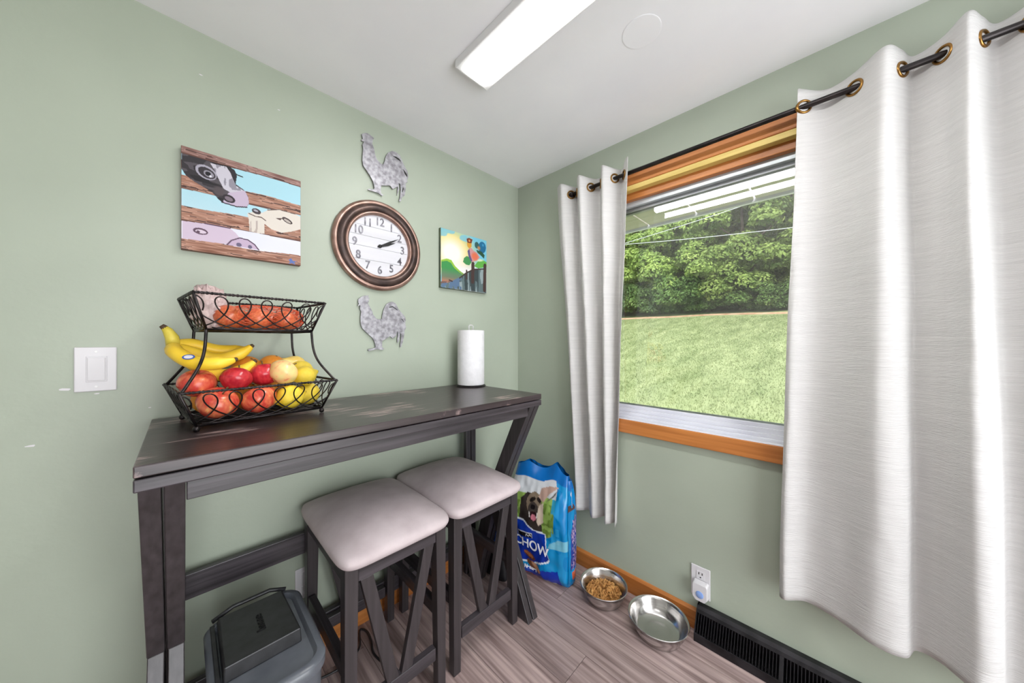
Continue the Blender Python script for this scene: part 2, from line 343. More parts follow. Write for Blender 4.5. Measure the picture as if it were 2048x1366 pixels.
for k in range(3):
    blobs = []
    for i in range(54):
        h = rg.random(); z = 1.0+h*9.8; R = 3.6*math.sin(PI*min(1, .25+.71*h))**.7; a = rg.uniform(0, 2*PI); r = R*math.sqrt(rg.uniform(.25, 1))
        blobs.append((r*math.cos(a), r*math.sin(a), z, rg.uniform(.7, 1.25)))
    crowns.append(leaf_mesh('crown', blobs, 560, .125, k, M['leaf']))
    t = MB(); t.tube([(0, 0, -.5), (.05, .03, 2), (.1, -.05, 5), (0, .1, 9)], [.26, .2, .15, .05], 8)
    for i in range(7):
        a = rg.uniform(0, 2*PI); z = rg.uniform(1.8, 6.5); t.tube([(0, 0, z), (math.cos(a)*1.1, math.sin(a)*1.1, z+.7), (math.cos(a)*2.3, math.sin(a)*2.3, z+1.7)], [.09, .06, .02], 6)
    trunks.append(t.mesh('trunk', M['bark'], True))
k = 0
for row, (xr, n, y0, y1) in enumerate(((31.5, 17, -24, 20), (36.5, 16, -27, 24), (42, 14, -30, 28))):
    for i in range(n):
        x = xr+rg.uniform(-1.1, 1.1); y = y0+(y1-y0)*(i+.5)/n+rg.uniform(-.6, .6)
        o = thing('woodland_tree', (x, y, lawn_z(x, y)-.1), 'leafy green tree in the woods beyond the lawn', 'tree', 'trees of the woods beyond the lawn', rg.uniform(0, 6.28), True)
        s = rg.uniform(.95, 1.25)*(1+.12*row); o.scale = (s, s, s)
        link('crown', crowns[k % 3], o); link('trunk', trunks[k % 3], o); k += 1
shr = []
for k in range(2):
    blobs = [(rg.uniform(-1.1, 1.1), rg.uniform(-1.1, 1.1), rg.uniform(.3, 1.9), rg.uniform(.45, .8)) for i in range(16)]
    shr.append(leaf_mesh('foliage', blobs, 620, .095, 20+k, M['leafd']))
for i in range(40):
    x = 29.4+rg.uniform(-.3, .9); y = -24+i*1.12+rg.uniform(-.2, .2)
    o = thing('woodland_shrub', (x, y, lawn_z(x, y)-.1), 'dark green undergrowth shrub at the foot of the woods', 'shrub', 'undergrowth shrubs along the edge of the woods', rg.uniform(0, 6.28), True)
    s = rg.uniform(.8, 1.5); o.scale = (s, s, s); link('foliage', shr[i % 2], o)
# short grass blades in the near part of the lawn
rg2 = np.random.default_rng(5); N = 200000; gx = 4+rg2.random(N)**1.5*22.5; gy = -13+29*rg2.random(N)
z = np.array([lawn_z(a, c) for a, c in zip(gx, gy)]); an = rg2.random(N)*6.283; hh = .03+.05*rg2.random(N); ww = .006+.0007*gx
V = np.stack([np.stack([gx-np.cos(an)*ww, gy-np.sin(an)*ww, z], 1), np.stack([gx+np.cos(an)*ww, gy+np.sin(an)*ww, z], 1), np.stack([gx+rg2.normal(size=N)*.025, gy+rg2.normal(size=N)*.025, z+hh], 1)], 1).reshape(-1, 3)
me = bpy.data.meshes.new('grass_blades'); me.vertices.add(3*N); me.vertices.foreach_set('co', V.astype(np.float32).ravel()); me.loops.add(3*N)
me.loops.foreach_set('vertex_index', np.arange(3*N, dtype=np.int32)); me.polygons.add(N); me.polygons.foreach_set('loop_start', np.arange(0, 3*N, 3, dtype=np.int32)); me.update(calc_edges=True); me.materials.append(M['grass'])
tag(link('grass_blades', me), 'short green grass blades covering the lawn outside', 'grass', None, 'stuff')
for (a, c, lab) in (((24, -6, 11.2), (24, 20, 8.9), 'upper power line sagging in front of the trees'), ((24, -6, 7.6), (24, 20, 10.8), 'lower power line crossing in front of the trees')):
    pts = [Vector(a).lerp(Vector(c), t/20)-Vector((0, 0, .35*math.sin(PI*t/20))) for t in range(21)]
    tag(MB().tube(pts, .018, 6).build('power_line', M['vinyl']), lab, 'power line')

# ------------------------------------------------------------------ ceiling lamp
L0, L1, LX0, LX1 = -1.76, -.526, -.893, -.737
t = thing('ceiling_lamp', ((LX0+LX1)/2, (L0+L1)/2, 2.31), 'long white LED strip lamp glowing on the ceiling', 'lamp')
MB().box(LX0, LX1, L0, L1, 2.28, 2.3095).build('housing', M['whitemetal'], t, bevel=.003)
MB().box(LX0+.032, LX1-.028, L0+.03, L1-.02, 2.274, 2.2802).build('diffuser', M['lamp'], t)
for y in (L0-.0015, L1): MB().box(LX0+.002, LX1-.002, y, y+.0015, 2.281, 2.308).build('end_cap', M['whitemetal'], t)
tag(MB().lathe([(.062, 2.3098), (.062, 2.3092), (.059, 2.3088)], (-.515, -1.06, 0), 32).build('ceiling_cover_plate', M['ceil']), 'flat round painted cover plate on the ceiling', 'cover plate')

# ------------------------------------------------------------------ bar table
TX0, TX1, TY0, TY1, TZ = -1.665, -.448, -.572, -.03, 1.03
t = thing('bar_table', ((TX0+TX1)/2, (TY0+TY1)/2, 0), 'long dark espresso bar table with folded double top against the green wall', 'table')
MB().box(TX0, TX1, TY0, TY1, TZ-.0235, TZ).build('table_leaf', M['top'], t, bevel=.0025)['label'] = 'scuffed upper leaf of the top'
MB().box(TX0, TX1, TY0, TY1, TZ-.0515, TZ-.0265).build('table_leaf', M['dark_x'], t, bevel=.0025)
MB().box(TX0+.02, TX1-.02, TY0+.02, TY1-.02, TZ-.027, TZ-.023).build('hinge_gap', M['slot'], t)
LZ = TZ-.0515
for y in (TY0+.022, TY1-.024): MB().box(TX0+.072, TX1-.068, y, y+.022, LZ-.044, LZ).build('apron', M['dark_x'], t, bevel=.002)
def slant(x0, x1, ya, za, yb, zb, wd):
    # board in the plane of the table's end, from (ya, za) to (yb, zb), horizontal cut ends, width wd along y
    return MB().hexa([(x0, yb-wd/2, zb), (x1, yb-wd/2, zb), (x1, yb+wd/2, zb), (x0, yb+wd/2, zb), (x0, ya-wd/2, za), (x1, ya-wd/2, za), (x1, ya+wd/2, za), (x0, ya+wd/2, za)])
yF, yB, yM, zM = TY0+.045, TY1-.045, -.30, .50
for xa in (TX0+.005, TX1-.067):
    for x0, x1 in ((xa, xa+.031), (xa+.035, xa+.066)):
        slant(x0, x1, yF, LZ, yM, zM, .07).build('leg', M['dark_z'], t, bevel=.002)
        slant(x0+.001, x1-.001, yM, zM, TY1-.12, 0, .07).build('leg', M['dark_z'], t, bevel=.002)
        slant(x0+.001, x1-.001, yM, zM, yF+.01, 0, .07).build('leg', M['dark_z'], t, bevel=.002)
        MB().box(x0, x1, TY1-.046-.024, TY1-.046, 0, LZ).build('back_post', M['dark_z'], t, bevel=.002)
MB().box(TX0+.072, TX1-.068, TY1-.026, TY1-.004, .446, .526).build('stretcher', M['dark_x'], t, bevel=.002)
MB().box(TX0+.072, TX1-.068, TY1-.026, TY1-.004, .10, .17).build('stretcher', M['dark_x'], t, bevel=.002)

# ------------------------------------------------------------------ bar stools
def make_stool():
    t = thing('bar_stool', (0, 0, 0), '', 'stool', 'bar stools under the table', 0, True)
    W, D, H = .174, .222, .60
    for sx in (-1, 1):
        for sy in (-1, 1):
            b = MB(); x0, x1 = sorted((sx*W, sx*(W-.04))); y0, y1 = sorted((sy*D, sy*(D-.042)))
            tx, ty = sx*.012, sy*.010
            b.hexa([(x0+(0 if sx < 0 else .008), y0+(0 if sy < 0 else .01), 0), (x1-(0 if sx > 0 else .008), y0+(0 if sy < 0 else .01), 0), (x1-(0 if sx > 0 else .008), y1-(0 if sy > 0 else .01), 0), (x0+(0 if sx < 0 else .008), y1-(0 if sy > 0 else .01), 0),
                    (x0, y0, H), (x1, y0, H), (x1, y1, H), (x0, y1, H)])
            b.build('leg', M['dark_z'], t, bevel=.002)
    zs = .165
    for sy in (-1, 1):
        y0, y1 = sorted((sy*(D-.003), sy*(D-.027)))
        MB().box(-W+.04, W-.04, y0, y1, .545, H).build('apron', M['dark_x'], t, bevel=.002)
        MB().box(-W+.04, W-.04, y0, y1, zs-.045, zs).build('stretcher', M['dark_x'], t, bevel=.002)
        for s in (-1, 1):
            xt, xb = s*(W-.066), s*.024; hw = .0195; ya, yb = sorted((sy*(D-.005), sy*(D-.025)))
            MB().hexa([(xb-hw, ya, zs), (xb+hw, ya, zs), (xb+hw, yb, zs), (xb-hw, yb, zs), (xt-hw, ya, .545), (xt+hw, ya, .545), (xt+hw, yb, .545), (xt-hw, yb, .545)]).build('brace', M['dark_z'], t, bevel=.0015)
    for sx in (-1, 1):
        x0, x1 = sorted((sx*(W-.003), sx*(W-.027)))
        MB().box(x0, x1, -D+.042, D-.042, .545, H).build('apron', M['dark_y'], t, bevel=.002)
        MB().box(x0, x1, -D+.042, D-.042, .255, .30).build('stretcher', M['dark_y'], t, bevel=.002)
    def seat(u, v):
        a = 2*PI*u; n = 8.5; c, s = math.cos(a), math.sin(a)
        ex = lambda q: math.copysign(abs(q)**(2/n), q)
        k = v  # 0 underside centre -> 1 crown
        if k < .12: r = k/.12*.965; z = .599
        elif k < .3: q = (k-.12)/.18; r = .965+.035*math.sin(PI*q*.5 if q < .5 else PI*.5*q); r = .965+.035*math.sin(PI*min(1, q*1.2)*.5) ; z = .599+.024*q
        else: r = 1-(k-.3)/.7; z = None
        X, Y = .192*ex(c)*r, .257*ex(s)*r
        if z is None:
            e = max(0, 1-r**5); px = 1-abs(X/.199)**2.4; py = 1-abs(Y/.266)**2.4
            z = .625+.016*e**.55+.044*max(0, px)*max(0, py)
        return (X, Y, z)
    o = MB().grid(seat, 72, 30, True).build('seat', M['suede'], t, smooth=True)
    return t
s1 = make_stool(); s1.location = (-1.093, -.282, 0); s1['label'] = 'left bar stool with taupe padded seat beside the grey trash can'
s2 = copy_tree(s1); s2.location = (-.707, -.280, 0); s2['label'] = 'right bar stool with taupe padded seat beside the blue dog food bag'

# ------------------------------------------------------------------ trash can
t = thing('trash_can', (-1.442, -.40, 0), 'grey plastic trash can with black flap lid under the bar table', 'trash can')
cx, cy, hw, hd = -1.442, -.400, .112, .178
def rrect(cx, cy, hw, hd, r, z, n=8):
    P = []
    for (sx, sy, a0) in ((1, 1, 0), (-1, 1, 90), (-1, -1, 180), (1, -1, 270)):
        for k in range(n+1):
            a = math.radians(a0+90*k/n); P.append((cx+sx*(hw-r)+r*math.cos(a), cy+sy*(hd-r)+r*math.sin(a), z))
    return P
def loft(b, rings, cap0=True, cap1=True):
    n = len(rings[0]); v = [p for r in rings for p in r]; f = [(i*n+k, i*n+(k+1) % n, (i+1)*n+(k+1) % n, (i+1)*n+k) for i in range(len(rings)-1) for k in range(n)]
    if cap0: f.append(tuple(range(n-1, -1, -1)))
    if cap1: f.append(tuple((len(rings)-1)*n+k for k in range(n)))
    return b.add(v, f)
loft(MB(), [rrect(cx, cy, hw-.02, hd-.02, .04, 0), rrect(cx, cy, hw-.012, hd-.012, .045, .2), rrect(cx, cy, hw-.003, hd-.003, .05, .425)]).build('body', M['bin'], t, True, sharp=40)
loft(MB(), [rrect(cx, cy, hw+.003, hd+.003, .052, .418), rrect(cx, cy, hw+.004, hd+.004, .053, .440), rrect(cx, cy, hw-.002, hd-.002, .05, .446), rrect(cx, cy, hw-.014, hd-.014, .042, .447), rrect(cx, cy, hw-.022, hd-.022, .036, .436)], True, True).build('lid_rim', M['bin'], t, True, sharp=50)
# raised black flap: sloping plate with a front lip
fx0, fx1, fy0, fy1 = -1.530, -1.366, -.468, -.235
MB().hexa([(fx0, fy0, .437), (fx1, fy0, .437), (fx1, fy1, .446), (fx0, fy1, .446), (fx0+.002, fy0+.004, .474), (fx1-.002, fy0+.004, .474), (fx1-.006, fy1, .458), (fx0+.006, fy1, .458)]).build('lid_flap', M['black'], t, bevel=.003)
MB().tube([(fx0-.008, fy1+.012, .447), (-1.49, fy1+.026, .457), (-1.40, fy1+.026, .457), (fx1+.008, fy1+.012, .447)], .006, 8).build('hinge_bar', M['black'], t, True)
MB().box(fx0-.014, fx0-.004, -.50, -.245, .445, .4505).build('hinge_rail', M['black'], t, bevel=.002)
me = text_mesh('hoooe', .03, .0012); me.transform(Matrix.Translation(Vector((-1.444, -.352, .4675))-Vector(t['org'])) @ Matrix.Rotation(math.radians(90), 4, 'Z') @ Matrix.Rotation(math.radians(3.9), 4, 'Y')); me.materials.clear(); me.materials.append(M['slot']); link('embossed_lettering', me, t)

# ------------------------------------------------------------------ fruit basket (local frame, turned)
BA = math.radians(6.5); BO = Vector((-1.4345, -.1975, TZ))
bk = thing('fruit_basket', BO, 'two tier black wire fruit basket on the left end of the bar table', 'basket', None, BA, True)
def panel(b, A, Bp, Cp, Dp, loops, r=.0019, amp=.62, off=0):
    # A,B lower edge ends; C,D upper edge ends (A below C). trochoid scroll wire with loops at the top
    A, Bp, Cp, Dp = map(Vector, (A, Bp, Cp, Dp)); P = 4/loops; am = .268
    for j in range(4):
        run = []; t0 = -1-j/4; n = int((1/P+2.4)*30)
        for i in range(n+1):
            th = 2*PI*i/30; a = (t0+i/30-am*math.sin(th))*P; z = .5+.47*math.cos(th)
            if 0 <= a <= 1: run.append(A.lerp(Bp, a).lerp(Cp.lerp(Dp, a), z))
            else:
                if len(run) > 2: b.tube(run, r, 5)
                run = []
        if len(run) > 2: b.tube(run, r, 5)
def tier(bw, bd, z0, rw, rd, z1, loops, nm):
    bc = [(-bw, -bd), (bw, -bd), (bw, bd), (-bw, bd)]; rc = [(-rw, -rd), (rw, -rd), (rw, rd), (-rw, rd)]
    b = MB().tube([(x, y, z0) for x, y in bc], .0034, 8, True); b.build('base_frame', M['iron'], bk, True)
    # twisted rope rim: two strands
    L = []; seg = 60
    for i in range(4):
        a, c = Vector((*rc[i], z1)), Vector((*rc[(i+1) % 4], z1)); L += [a.lerp(c, k/seg) for k in range(seg)]
    b = MB()
    for ph in (0, PI):
        pts = []; d = 0
        for i, p in enumerate(L):
            q = L[(i+1) % len(L)]; t = (q-p); t = t.normalized(); s = Vector((0, 0, 1)); u = t.cross(s)
            if i: d += (p-L[i-1]).length
            a = d*2*PI/.018+ph; pts.append(p+(s*math.cos(a)+u*math.sin(a))*.0022)
        b.tube(pts, .0025, 6, True)
    b.build('rope_rim', M['iron'], bk, True)
    for i in range(4):
        j = (i+1) % 4; n = loops if i % 2 == 0 else max(4, round(loops*.72))
        b = MB(); panel(b, (*bc[i], z0), (*bc[j], z0), (*rc[i], z1-.004), (*rc[j], z1-.004), n); b.build('scroll_wire', M['iron'], bk, True)
    for i in range(4): MB().tube([(*bc[i], z0), (*rc[i], z1)], .0034, 8).build('corner_post', M['iron'], bk, True)
    b = MB()
    for k in range(9): y = -bd+2*bd*(k+.5)/9; b.tube([(-bw, y, z0), (bw, y, z0)], .0016, 5)
    for k in range(3): x = -bw+2*bw*(k+1)/4; b.tube([(x, -bd, z0-.002), (x, bd, z0-.002)], .0016, 5)
    b.build('floor_wires', M['iron'], bk, True)
tier(.1525, .113, .016, .188, .146, .108, 7, 'lower')
tier(.130, .090, .271, .160, .122, .367, 6, 'upper')
for sx in (-1, 1):
    for sy in (-1, 1):
        cp = [(.184*sx, .142*sy, .108), (.172*sx, .13*sy, .126), (.146*sx, .104*sy, .172), (.134*sx, .094*sy, .215), (.130*sx, .09*sy, .271)]
        pts = []
        for i in range(len(cp)-1):
            p0, p1, p2, p3 = [Vector(cp[max(0, min(len(cp)-1, i+d))]) for d in (-1, 0, 1, 2)]
            for k in range(8):
                q = k/8; pts.append(.5*((2*p1)+(p2-p0)*q+(2*p0-5*p1+4*p2-p3)*q*q+(3*p1-p0-3*p2+p3)*q**3))
        pts.append(Vector(cp[-1])); MB().tube(pts, .0038, 8).build('tier_post', M['iron'], bk, True)
        MB().lathe([(.001, 0), (.006, .002), (.0078, .008), (.006, .014), (.001, .0165)], (.1525*sx, .113*sy, 0), 14).build('foot', M['iron'], bk, True)
def bloc(x, y, z): # basket local -> world
    return BO + Matrix.Rotation(BA, 3, 'Z') @ Vector((x, y, z))
# fruit meshes: blushed skins made in the shader
def fruit_mat(name, c1, c2, c3, lo, hi, rough, sc=(2.4, 2.4, .8), bump=0):
    return noise_mat(name, c1, c2, rough, scale=sc, detail=6, lo=lo, hi=hi, c3=c3, spec=.5, bump=bump, bscale=(26, 26, 26), rand=True, bdist=.02)
M['apple'] = fruit_mat('apple_skin', S(196, 62, 52), S(224, 120, 82), S(232, 186, 112), .4, .62, .25)
M['redapple'] = fruit_mat('red_apple_skin', S(168, 30, 44), S(204, 58, 62), S(226, 116, 92), .42, .68, .22)
M['paleapple'] = fruit_mat('pale_apple_skin', S(226, 204, 134), S(236, 190, 130), S(226, 130, 100), .4, .6, .25)
M['lemon'] = fruit_mat('lemon_skin', S(236, 204, 52), S(244, 216, 76), S(246, 222, 104), .35, .7, .36, (2, 2, 2), .3)
M['orange'] = fruit_mat('orange_skin', S(232, 142, 34), S(240, 158, 50), S(244, 172, 70), .35, .7, .38, (2, 2, 2), .3)
M['pear'] = fruit_mat('yellow_pear_skin', S(240, 200, 84), S(246, 214, 120), S(248, 226, 150), .35, .7, .35, (2, 2, 2))
M['onion'] = fruit_mat('onion_skin', S(196, 84, 52), S(218, 120, 76), S(232, 164, 118), .35, .65, .3, (7, 7, .8))
M['stem'] = new_mat('stem_brown', S(104, 82, 48), .7)[0]
M['bananaskin'] = noise_mat('banana_skin', S(234, 192, 40), S(244, 208, 66), .4, scale=(12, 12, 12), c3=S(238, 200, 60), spec=.4)
M['bananatip'] = new_mat('banana_tip', S(74, 54, 36), .7)[0]
M['bananastem'] = noise_mat('banana_stem', S(206, 186, 62), S(222, 206, 92), .5, scale=(30, 30, 30))
def apple_mesh(m):
    pr = []
    for k in range(21):
        a = -PI/2+PI*k/20; r = math.cos(a); z = math.sin(a)
        dip = .30*math.exp(-(r/.30)**2); zz = z*.93-(dip if z > 0 else -.14*math.exp(-(r/.28)**2)); pr.append((max(.001, r*(1.02 if z > -.2 else 1+.12*(z+.0))), zz))
    return MB().lathe([(r, z) for r, z in pr], (0, 0, 0), 28).mesh('skin', m, True)
def sphere_mesh(m, nip=0):
    pr = []
    for k in range(21):
        a = -PI/2+PI*k/20; r = max(.001, math.cos(a)); z = math.sin(a); z += math.copysign(nip*math.exp(-(r/.25)**2), z); pr.append((r, z))
    return MB().lathe(pr, (0, 0, 0), 26).mesh('skin', m, True)
def pear_mesh(m):
    pr = [(.001, -.95), (.4, -.93), (.78, -.72), (.98, -.3), (1, .1), (.85, .5), (.6, .85), (.45, 1.15), (.36, 1.4), (.2, 1.55), (.001, 1.57)]
    return MB().lathe(pr, (0, 0, 0), 26).mesh('skin', m, True)
def onion_mesh(m):
    pr = [(.001, -.86), (.3, -.82), (.75, -.6), (1, -.1), (.95, .3), (.66, .65), (.3, .85), (.14, 1.0), (.1, 1.25), (.14, 1.36), (.001, 1.38)]
    return MB().lathe(pr, (0, 0, 0), 26).mesh('skin', m, True)
FM = {'apple': apple_mesh(M['apple']), 'redapple': apple_mesh(M['redapple']), 'paleapple': apple_mesh(M['paleapple']), 'lemon': sphere_mesh(M['lemon'], .28), 'orange': sphere_mesh(M['orange']), 'pear': pear_mesh(M['pear']), 'onion': onion_mesh(M['onion'])}
stem_me = MB().tube([(0, 0, .58), (.02, 0, .8), (.1, .03, 1.12)], [.05, .04, .055], 6).mesh('stem', M['stem'], True)
navel_me = MB().lathe([(.001, 1.0), (.10, .985), (.06, 1.02), (.001, 1.03)], (0, 0, 0), 10).mesh('stem', M['stem'], True)
NAME = {'apple': 'apple', 'redapple': 'apple', 'paleapple': 'apple', 'lemon': 'lemon', 'orange': 'orange', 'pear': 'pear', 'onion': 'onion'}
def fruit(kind, x, y, z, r, rx, ry, rz, label, group):
    o = thing(NAME[kind], bloc(x, y, z), label, NAME[kind], group, 0, True); o.rotation_euler = Euler((rx, ry, rz)); o.scale = (r, r, r)
    s = link('skin', FM[kind], o)
    if kind in ('apple', 'redapple', 'paleapple', 'pear'):
        st = link('stem', stem_me, o)
        if kind == 'pear': st.location.z = .85
    elif kind in ('orange', 'lemon'): n = link('stem', navel_me, o); n.location.z = .0 if kind == 'orange' else .24
    return o
g = 'fruit in the lower basket'
fruit('apple', -.104, -.078, .0655, .0465, .5, .2, .3, 'orange red apple at the front left corner of the lower basket', g)
fruit('apple', -.010, -.082, .0635, .0445, -.3, .5, 2, 'orange red apple low in the middle of the basket front', g)
fruit('lemon', .072, -.076, .059, .038, .3, 1.3, .4, 'yellow lemon low at the front, right of the two apples', g)
fruit('lemon', .136, -.040, .059, .0375, .2, 1.4, 1.0, 'yellow lemon in the front right corner of the lower basket', g)
fruit('apple', -.138, -.022, .120, .042, .2, -.2, 1, 'peach red apple under the banana bunch at the basket left', g)
fruit('redapple', -.060, -.060, .128, .038, .4, .1, 2.2, 'deep red apple in front of the banana tips', g)
fruit('redapple', .014, -.034, .134, .039, .2, -.1, 4, 'crimson apple tucked behind the pale apple', g)
fruit('paleapple', .056, -.068, .140, .041, -.5, .75, -.5, 'pale yellow apple with stem turned to the right', g)
fruit('lemon', .118, -.072, .124, .032, .3, 1.2, .2, 'lemon resting on the front right rim', g)
fruit('lemon', .126, -.010, .135, .037, .2, 1.3, 1.4, 'lemon behind the one on the rim', g)
fruit('pear', .130, .066, .150, .037, .2, -1.2, .3, 'yellow pear at the back right of the lower basket', g)
fruit('orange', .058, .050, .152, .040, .3, .3, 0, 'orange at the back beside the yellow pear', g)
fruit('orange', -.012, .046, .150, .041, .6, .3, 0, 'orange at the back beside the banana tips', g)
fruit('orange', -.100, .062, .060, .042, .3, .3, 0, 'orange low at the back left under the bananas', g)
fruit('orange', -.010, .036, .060, .042, .3, .3, 0, 'orange low in the middle of the back row', g)
fruit('orange', .070, .066, .060, .042, .3, .3, 0, 'orange low at the back right under the pear', g)
g = 'onions in the upper tier'
fruit('onion', -.070, -.026, .312, .037, 1.1, .3, .2, 'orange skinned onion at the left of the upper tier', g)
fruit('onion', -.005, -.042, .309, .034, .4, 1.2, 1, 'orange red onion in the middle of the upper tier front', g)
fruit('onion', .068, -.040, .308, .0335, 1.3, .5, 2, 'orange red onion right of the middle in the upper tier', g)
fruit('onion', .096, .012, .308, .032, 1.2, .2, 3, 'orange red onion at the right end of the upper tier', g)
fruit('onion', -.035, .040, .309, .034, .5, .9, 3, 'orange red onion at the back left of the upper tier', g)
fruit('onion', .042, .038, .309, .034, .5, 1.2, 4, 'orange red onion at the back middle of the upper tier', g)
# net sleeve over the onions and crumpled clear bag
M['net'] = noise_mat('orange_red_net', S(212, 74, 44), S(230, 110, 70), .5, scale=(50, 50, 50))
M['film'] = bpy.data.materials.new('pink_plastic_film'); M['film'].use_nodes = True
_n, _l = M['film'].node_tree.nodes, M['film'].node_tree.links; _p = _n['Principled BSDF']; _p.inputs['Base Color'].default_value = S(232, 206, 204); _p.inputs['Roughness'].default_value = .2
_t = _n.new('ShaderNodeBsdfTransparent'); _m = _n.new('ShaderNodeMixShader'); _m.inputs[0].default_value = .38; _l.new(_p.outputs[0], _m.inputs[1]); _l.new(_t.outputs[0], _m.inputs[2]); _l.new(_m.outputs[0], _n['Material Output'].inputs[0])
def netfn(u, v):
    a = 2*PI*u; s = -1+2*v; k = math.sqrt(max(0, 1-abs(s)**3.5))*.95+.05; x = .026+.108*s
    y = .068*k*math.copysign(abs(math.cos(a))**.75, math.cos(a)); z = .315+.0385*k*math.copysign(abs(math.sin(a))**.8, math.sin(a))
    return bloc(x, y, z)
b = MB(); NU, NV = 26, 34
for d in (1, -1):
    for i in range(NU):
        b.tube([netfn(((i+d*k*.28) % NU)/NU, k/(NV-1)) for k in range(NV)], .0007, 3, caps=False)
tag(b.build('net_bag', M['net']), 'orange red net bag around the onions in the upper tier', 'net bag')
def filmfn(u, v):
    a = 2*PI*u; h = v; r = (1-h**2.6)**.55*(.62+.55*h) if h < 1 else 0
    n = noise.noise((math.cos(a)*2.6, math.sin(a)*2.6, h*4)); n2 = noise.noise((math.cos(a)*6+3, math.sin(a)*6, h*11))
    return bloc(-.098+(.050+.014*n+.013*n2)*r*math.cos(a)-.012*h, .020+(.072+.016*n+.016*n2)*r*math.sin(a)+.012*h, .279+.122*h*(1+.10*math.cos(a+2.6)*(1-h))+.026*n2*h)
tag(MB().grid(filmfn, 56, 30, True).build('plastic_bag', M['film'], None, True), 'crumpled pinkish clear plastic bag poking above the upper tier', 'plastic bag')
# bananas
bn = thing('banana_bunch', bloc(-.13, .02, .17), 'bunch of yellow bananas with a blue sticker lying in the lower basket', 'bananas')
crown = bloc(-.181, .056, .258)
def banana(b, tip, bel, side):
    P = [crown, crown+Vector((.004, 0, -.03))+side*.25, None, None, None, tip]
    m1 = crown.lerp(tip, .25)+bel*.85+side; m2 = crown.lerp(tip, .55)+bel+side*1.1; m3 = crown.lerp(tip, .83)+bel*.55+side*.6
    cp = [crown, crown+Vector((.006, 0, -.034))+side*.35, m1, m2, m3, tip]; pts = []; rr = []
    for i in range(5):
        p0, p1, p2, p3 = [Vector(cp[max(0, min(5, i+d))]) for d in (-1, 0, 1, 2)]
        for k in range(7):
            q = k/7; pts.append(.5*((2*p1)+(p2-p0)*q+(2*p0-5*p1+4*p2-p3)*q*q+(3*p1-p0-3*p2+p3)*q**3))
    pts.append(Vector(tip)); n = len(pts)
    for i in range(n):
        q = i/(n-1); rr.append(.0212*min(1, .42+max(0, (q-.13))*4.2) if q < .5 else .0212*min(1, .36+(1-q)*3.2))
    b.tube(pts, rr, 7); return pts
for i, (tp, bel, sd) in enumerate((((-.066, -.078, .186), (-.020, -.018, -.038), (-.006, -.020, 0)), ((-.008, .006, .224), (0, 0, -.055), (0, -.002, 0)), ((-.008, .042, .214), (0, 0, -.036), (0, .015, .012)), ((-.008, -.024, .176), (0, -.008, -.070), (0, -.010, -.004)))):
    b = MB(); tip = bloc(*tp); pts = banana(b, tip, Vector(bel), Vector(sd)); o = b.build('banana', M['bananaskin'], bn, True); subsurf(o)
    d = (pts[-1]-pts[-3]).normalized(); MB().tube([tip-d*.004, tip+d*.003, tip+d*.006], [.0068, .006, .004], 8).build('banana_tip', M['bananatip'], o, True, org=bn['org'])
    if i == 0: stk = pts[20]
MB().tube([crown+Vector((.004, 0, -.03)), crown+Vector((.001, 0, -.008)), crown+Vector((-.008, 0, .012)), crown+Vector((-.014, 0, .02))], [.016, .015, .011, .008], 10).build('bunch_crown', M['bananastem'], bn, True)
MB().tube([crown+Vector((-.013, 0, .0185)), crown+Vector((-.020, 0, .026))], [.0085, .006], 10).build('cut_stem', M['bananatip'], bn, True)
M['blue'] = new_mat('sticker_blue', S(52, 84, 170), .4)[0]
sn = Vector((-.25, -.72, .65)).normalized(); sv = stk+sn*.0205
def disc(c, nrm, rx, ry, th):
    q = nrm.to_track_quat('Z', 'Y').to_matrix(); return [c+q @ Vector((rx*math.cos(2*PI*k/24), ry*math.sin(2*PI*k/24), th)) for k in range(24)]
b = MB(); b.add(disc(sv, sn, .013, .0085, 0)+disc(sv, sn, .013, .0085, .0006), [tuple(range(24, 48))]+[(k, (k+1) % 24, 24+(k+1) % 24, 24+k) for k in range(24)]); st = b.build('sticker', M['blue'], bn)
b = MB(); b.add(disc(sv, sn, .0095, .006, .0008), [tuple(range(24))]); b.build('sticker_centre', M['white'], st, org=bn['org'])

# ------------------------------------------------------------------ paper towel roll and holder
px, py = -.505, -.128
h = thing('paper_towel_holder', (px, py, TZ), 'wire paper towel holder on the right end of the bar table', 'holder')
MB().lathe([(.078, TZ), (.08, TZ+.003), (.076, TZ+.006), (.012, TZ+.008)], (px, py, 0), 40).build('base', M['iron'], h, True, sharp=40)
MB().tube([(px, py, TZ+.006), (px, py, TZ+.302)], .004, 8).build('spindle', M['steel'], h, True)
lp = [(px-.013, py, TZ+.300), (px-.014, py, TZ+.322), (px-.008, py, TZ+.328), (px+.008, py, TZ+.328), (px+.014, py, TZ+.322), (px+.013, py, TZ+.300)]
MB().tube(lp, .0028, 8).build('top_loop', M['white'], h, True)
r = thing('paper_towel_roll', (px, py, TZ+.009), 'white paper towel roll standing on the wire holder', 'paper towel')
b = MB(); R = .0715
b.lathe([(.021, TZ+.009), (R-.002, TZ+.009), (R, TZ+.011), (R, TZ+.297), (R-.002, TZ+.299), (.021, TZ+.299), (.021, TZ+.009)], (px, py, 0), 64, capb=False, capt=False); b.build('roll', M['paper'], r, True, sharp=40)
b = MB(); pts = []
for k in range(15): a = math.radians(150+k*4.5); pts.append((px+(R+.0006+.00012*k)*math.cos(a), py+(R+.0006+.00012*k)*math.sin(a)))
v = [(x, y, TZ+.0115) for x, y in pts]+[(x, y, TZ+.2965) for x, y in pts]; b.add(v, [(k, k+1, 16+k, 15+k) for k in range(14)]); b.build('loose_sheet', M['paper'], r, True)
M['card'] = new_mat('grey_card_core', S(170, 160, 148), .8)[0]
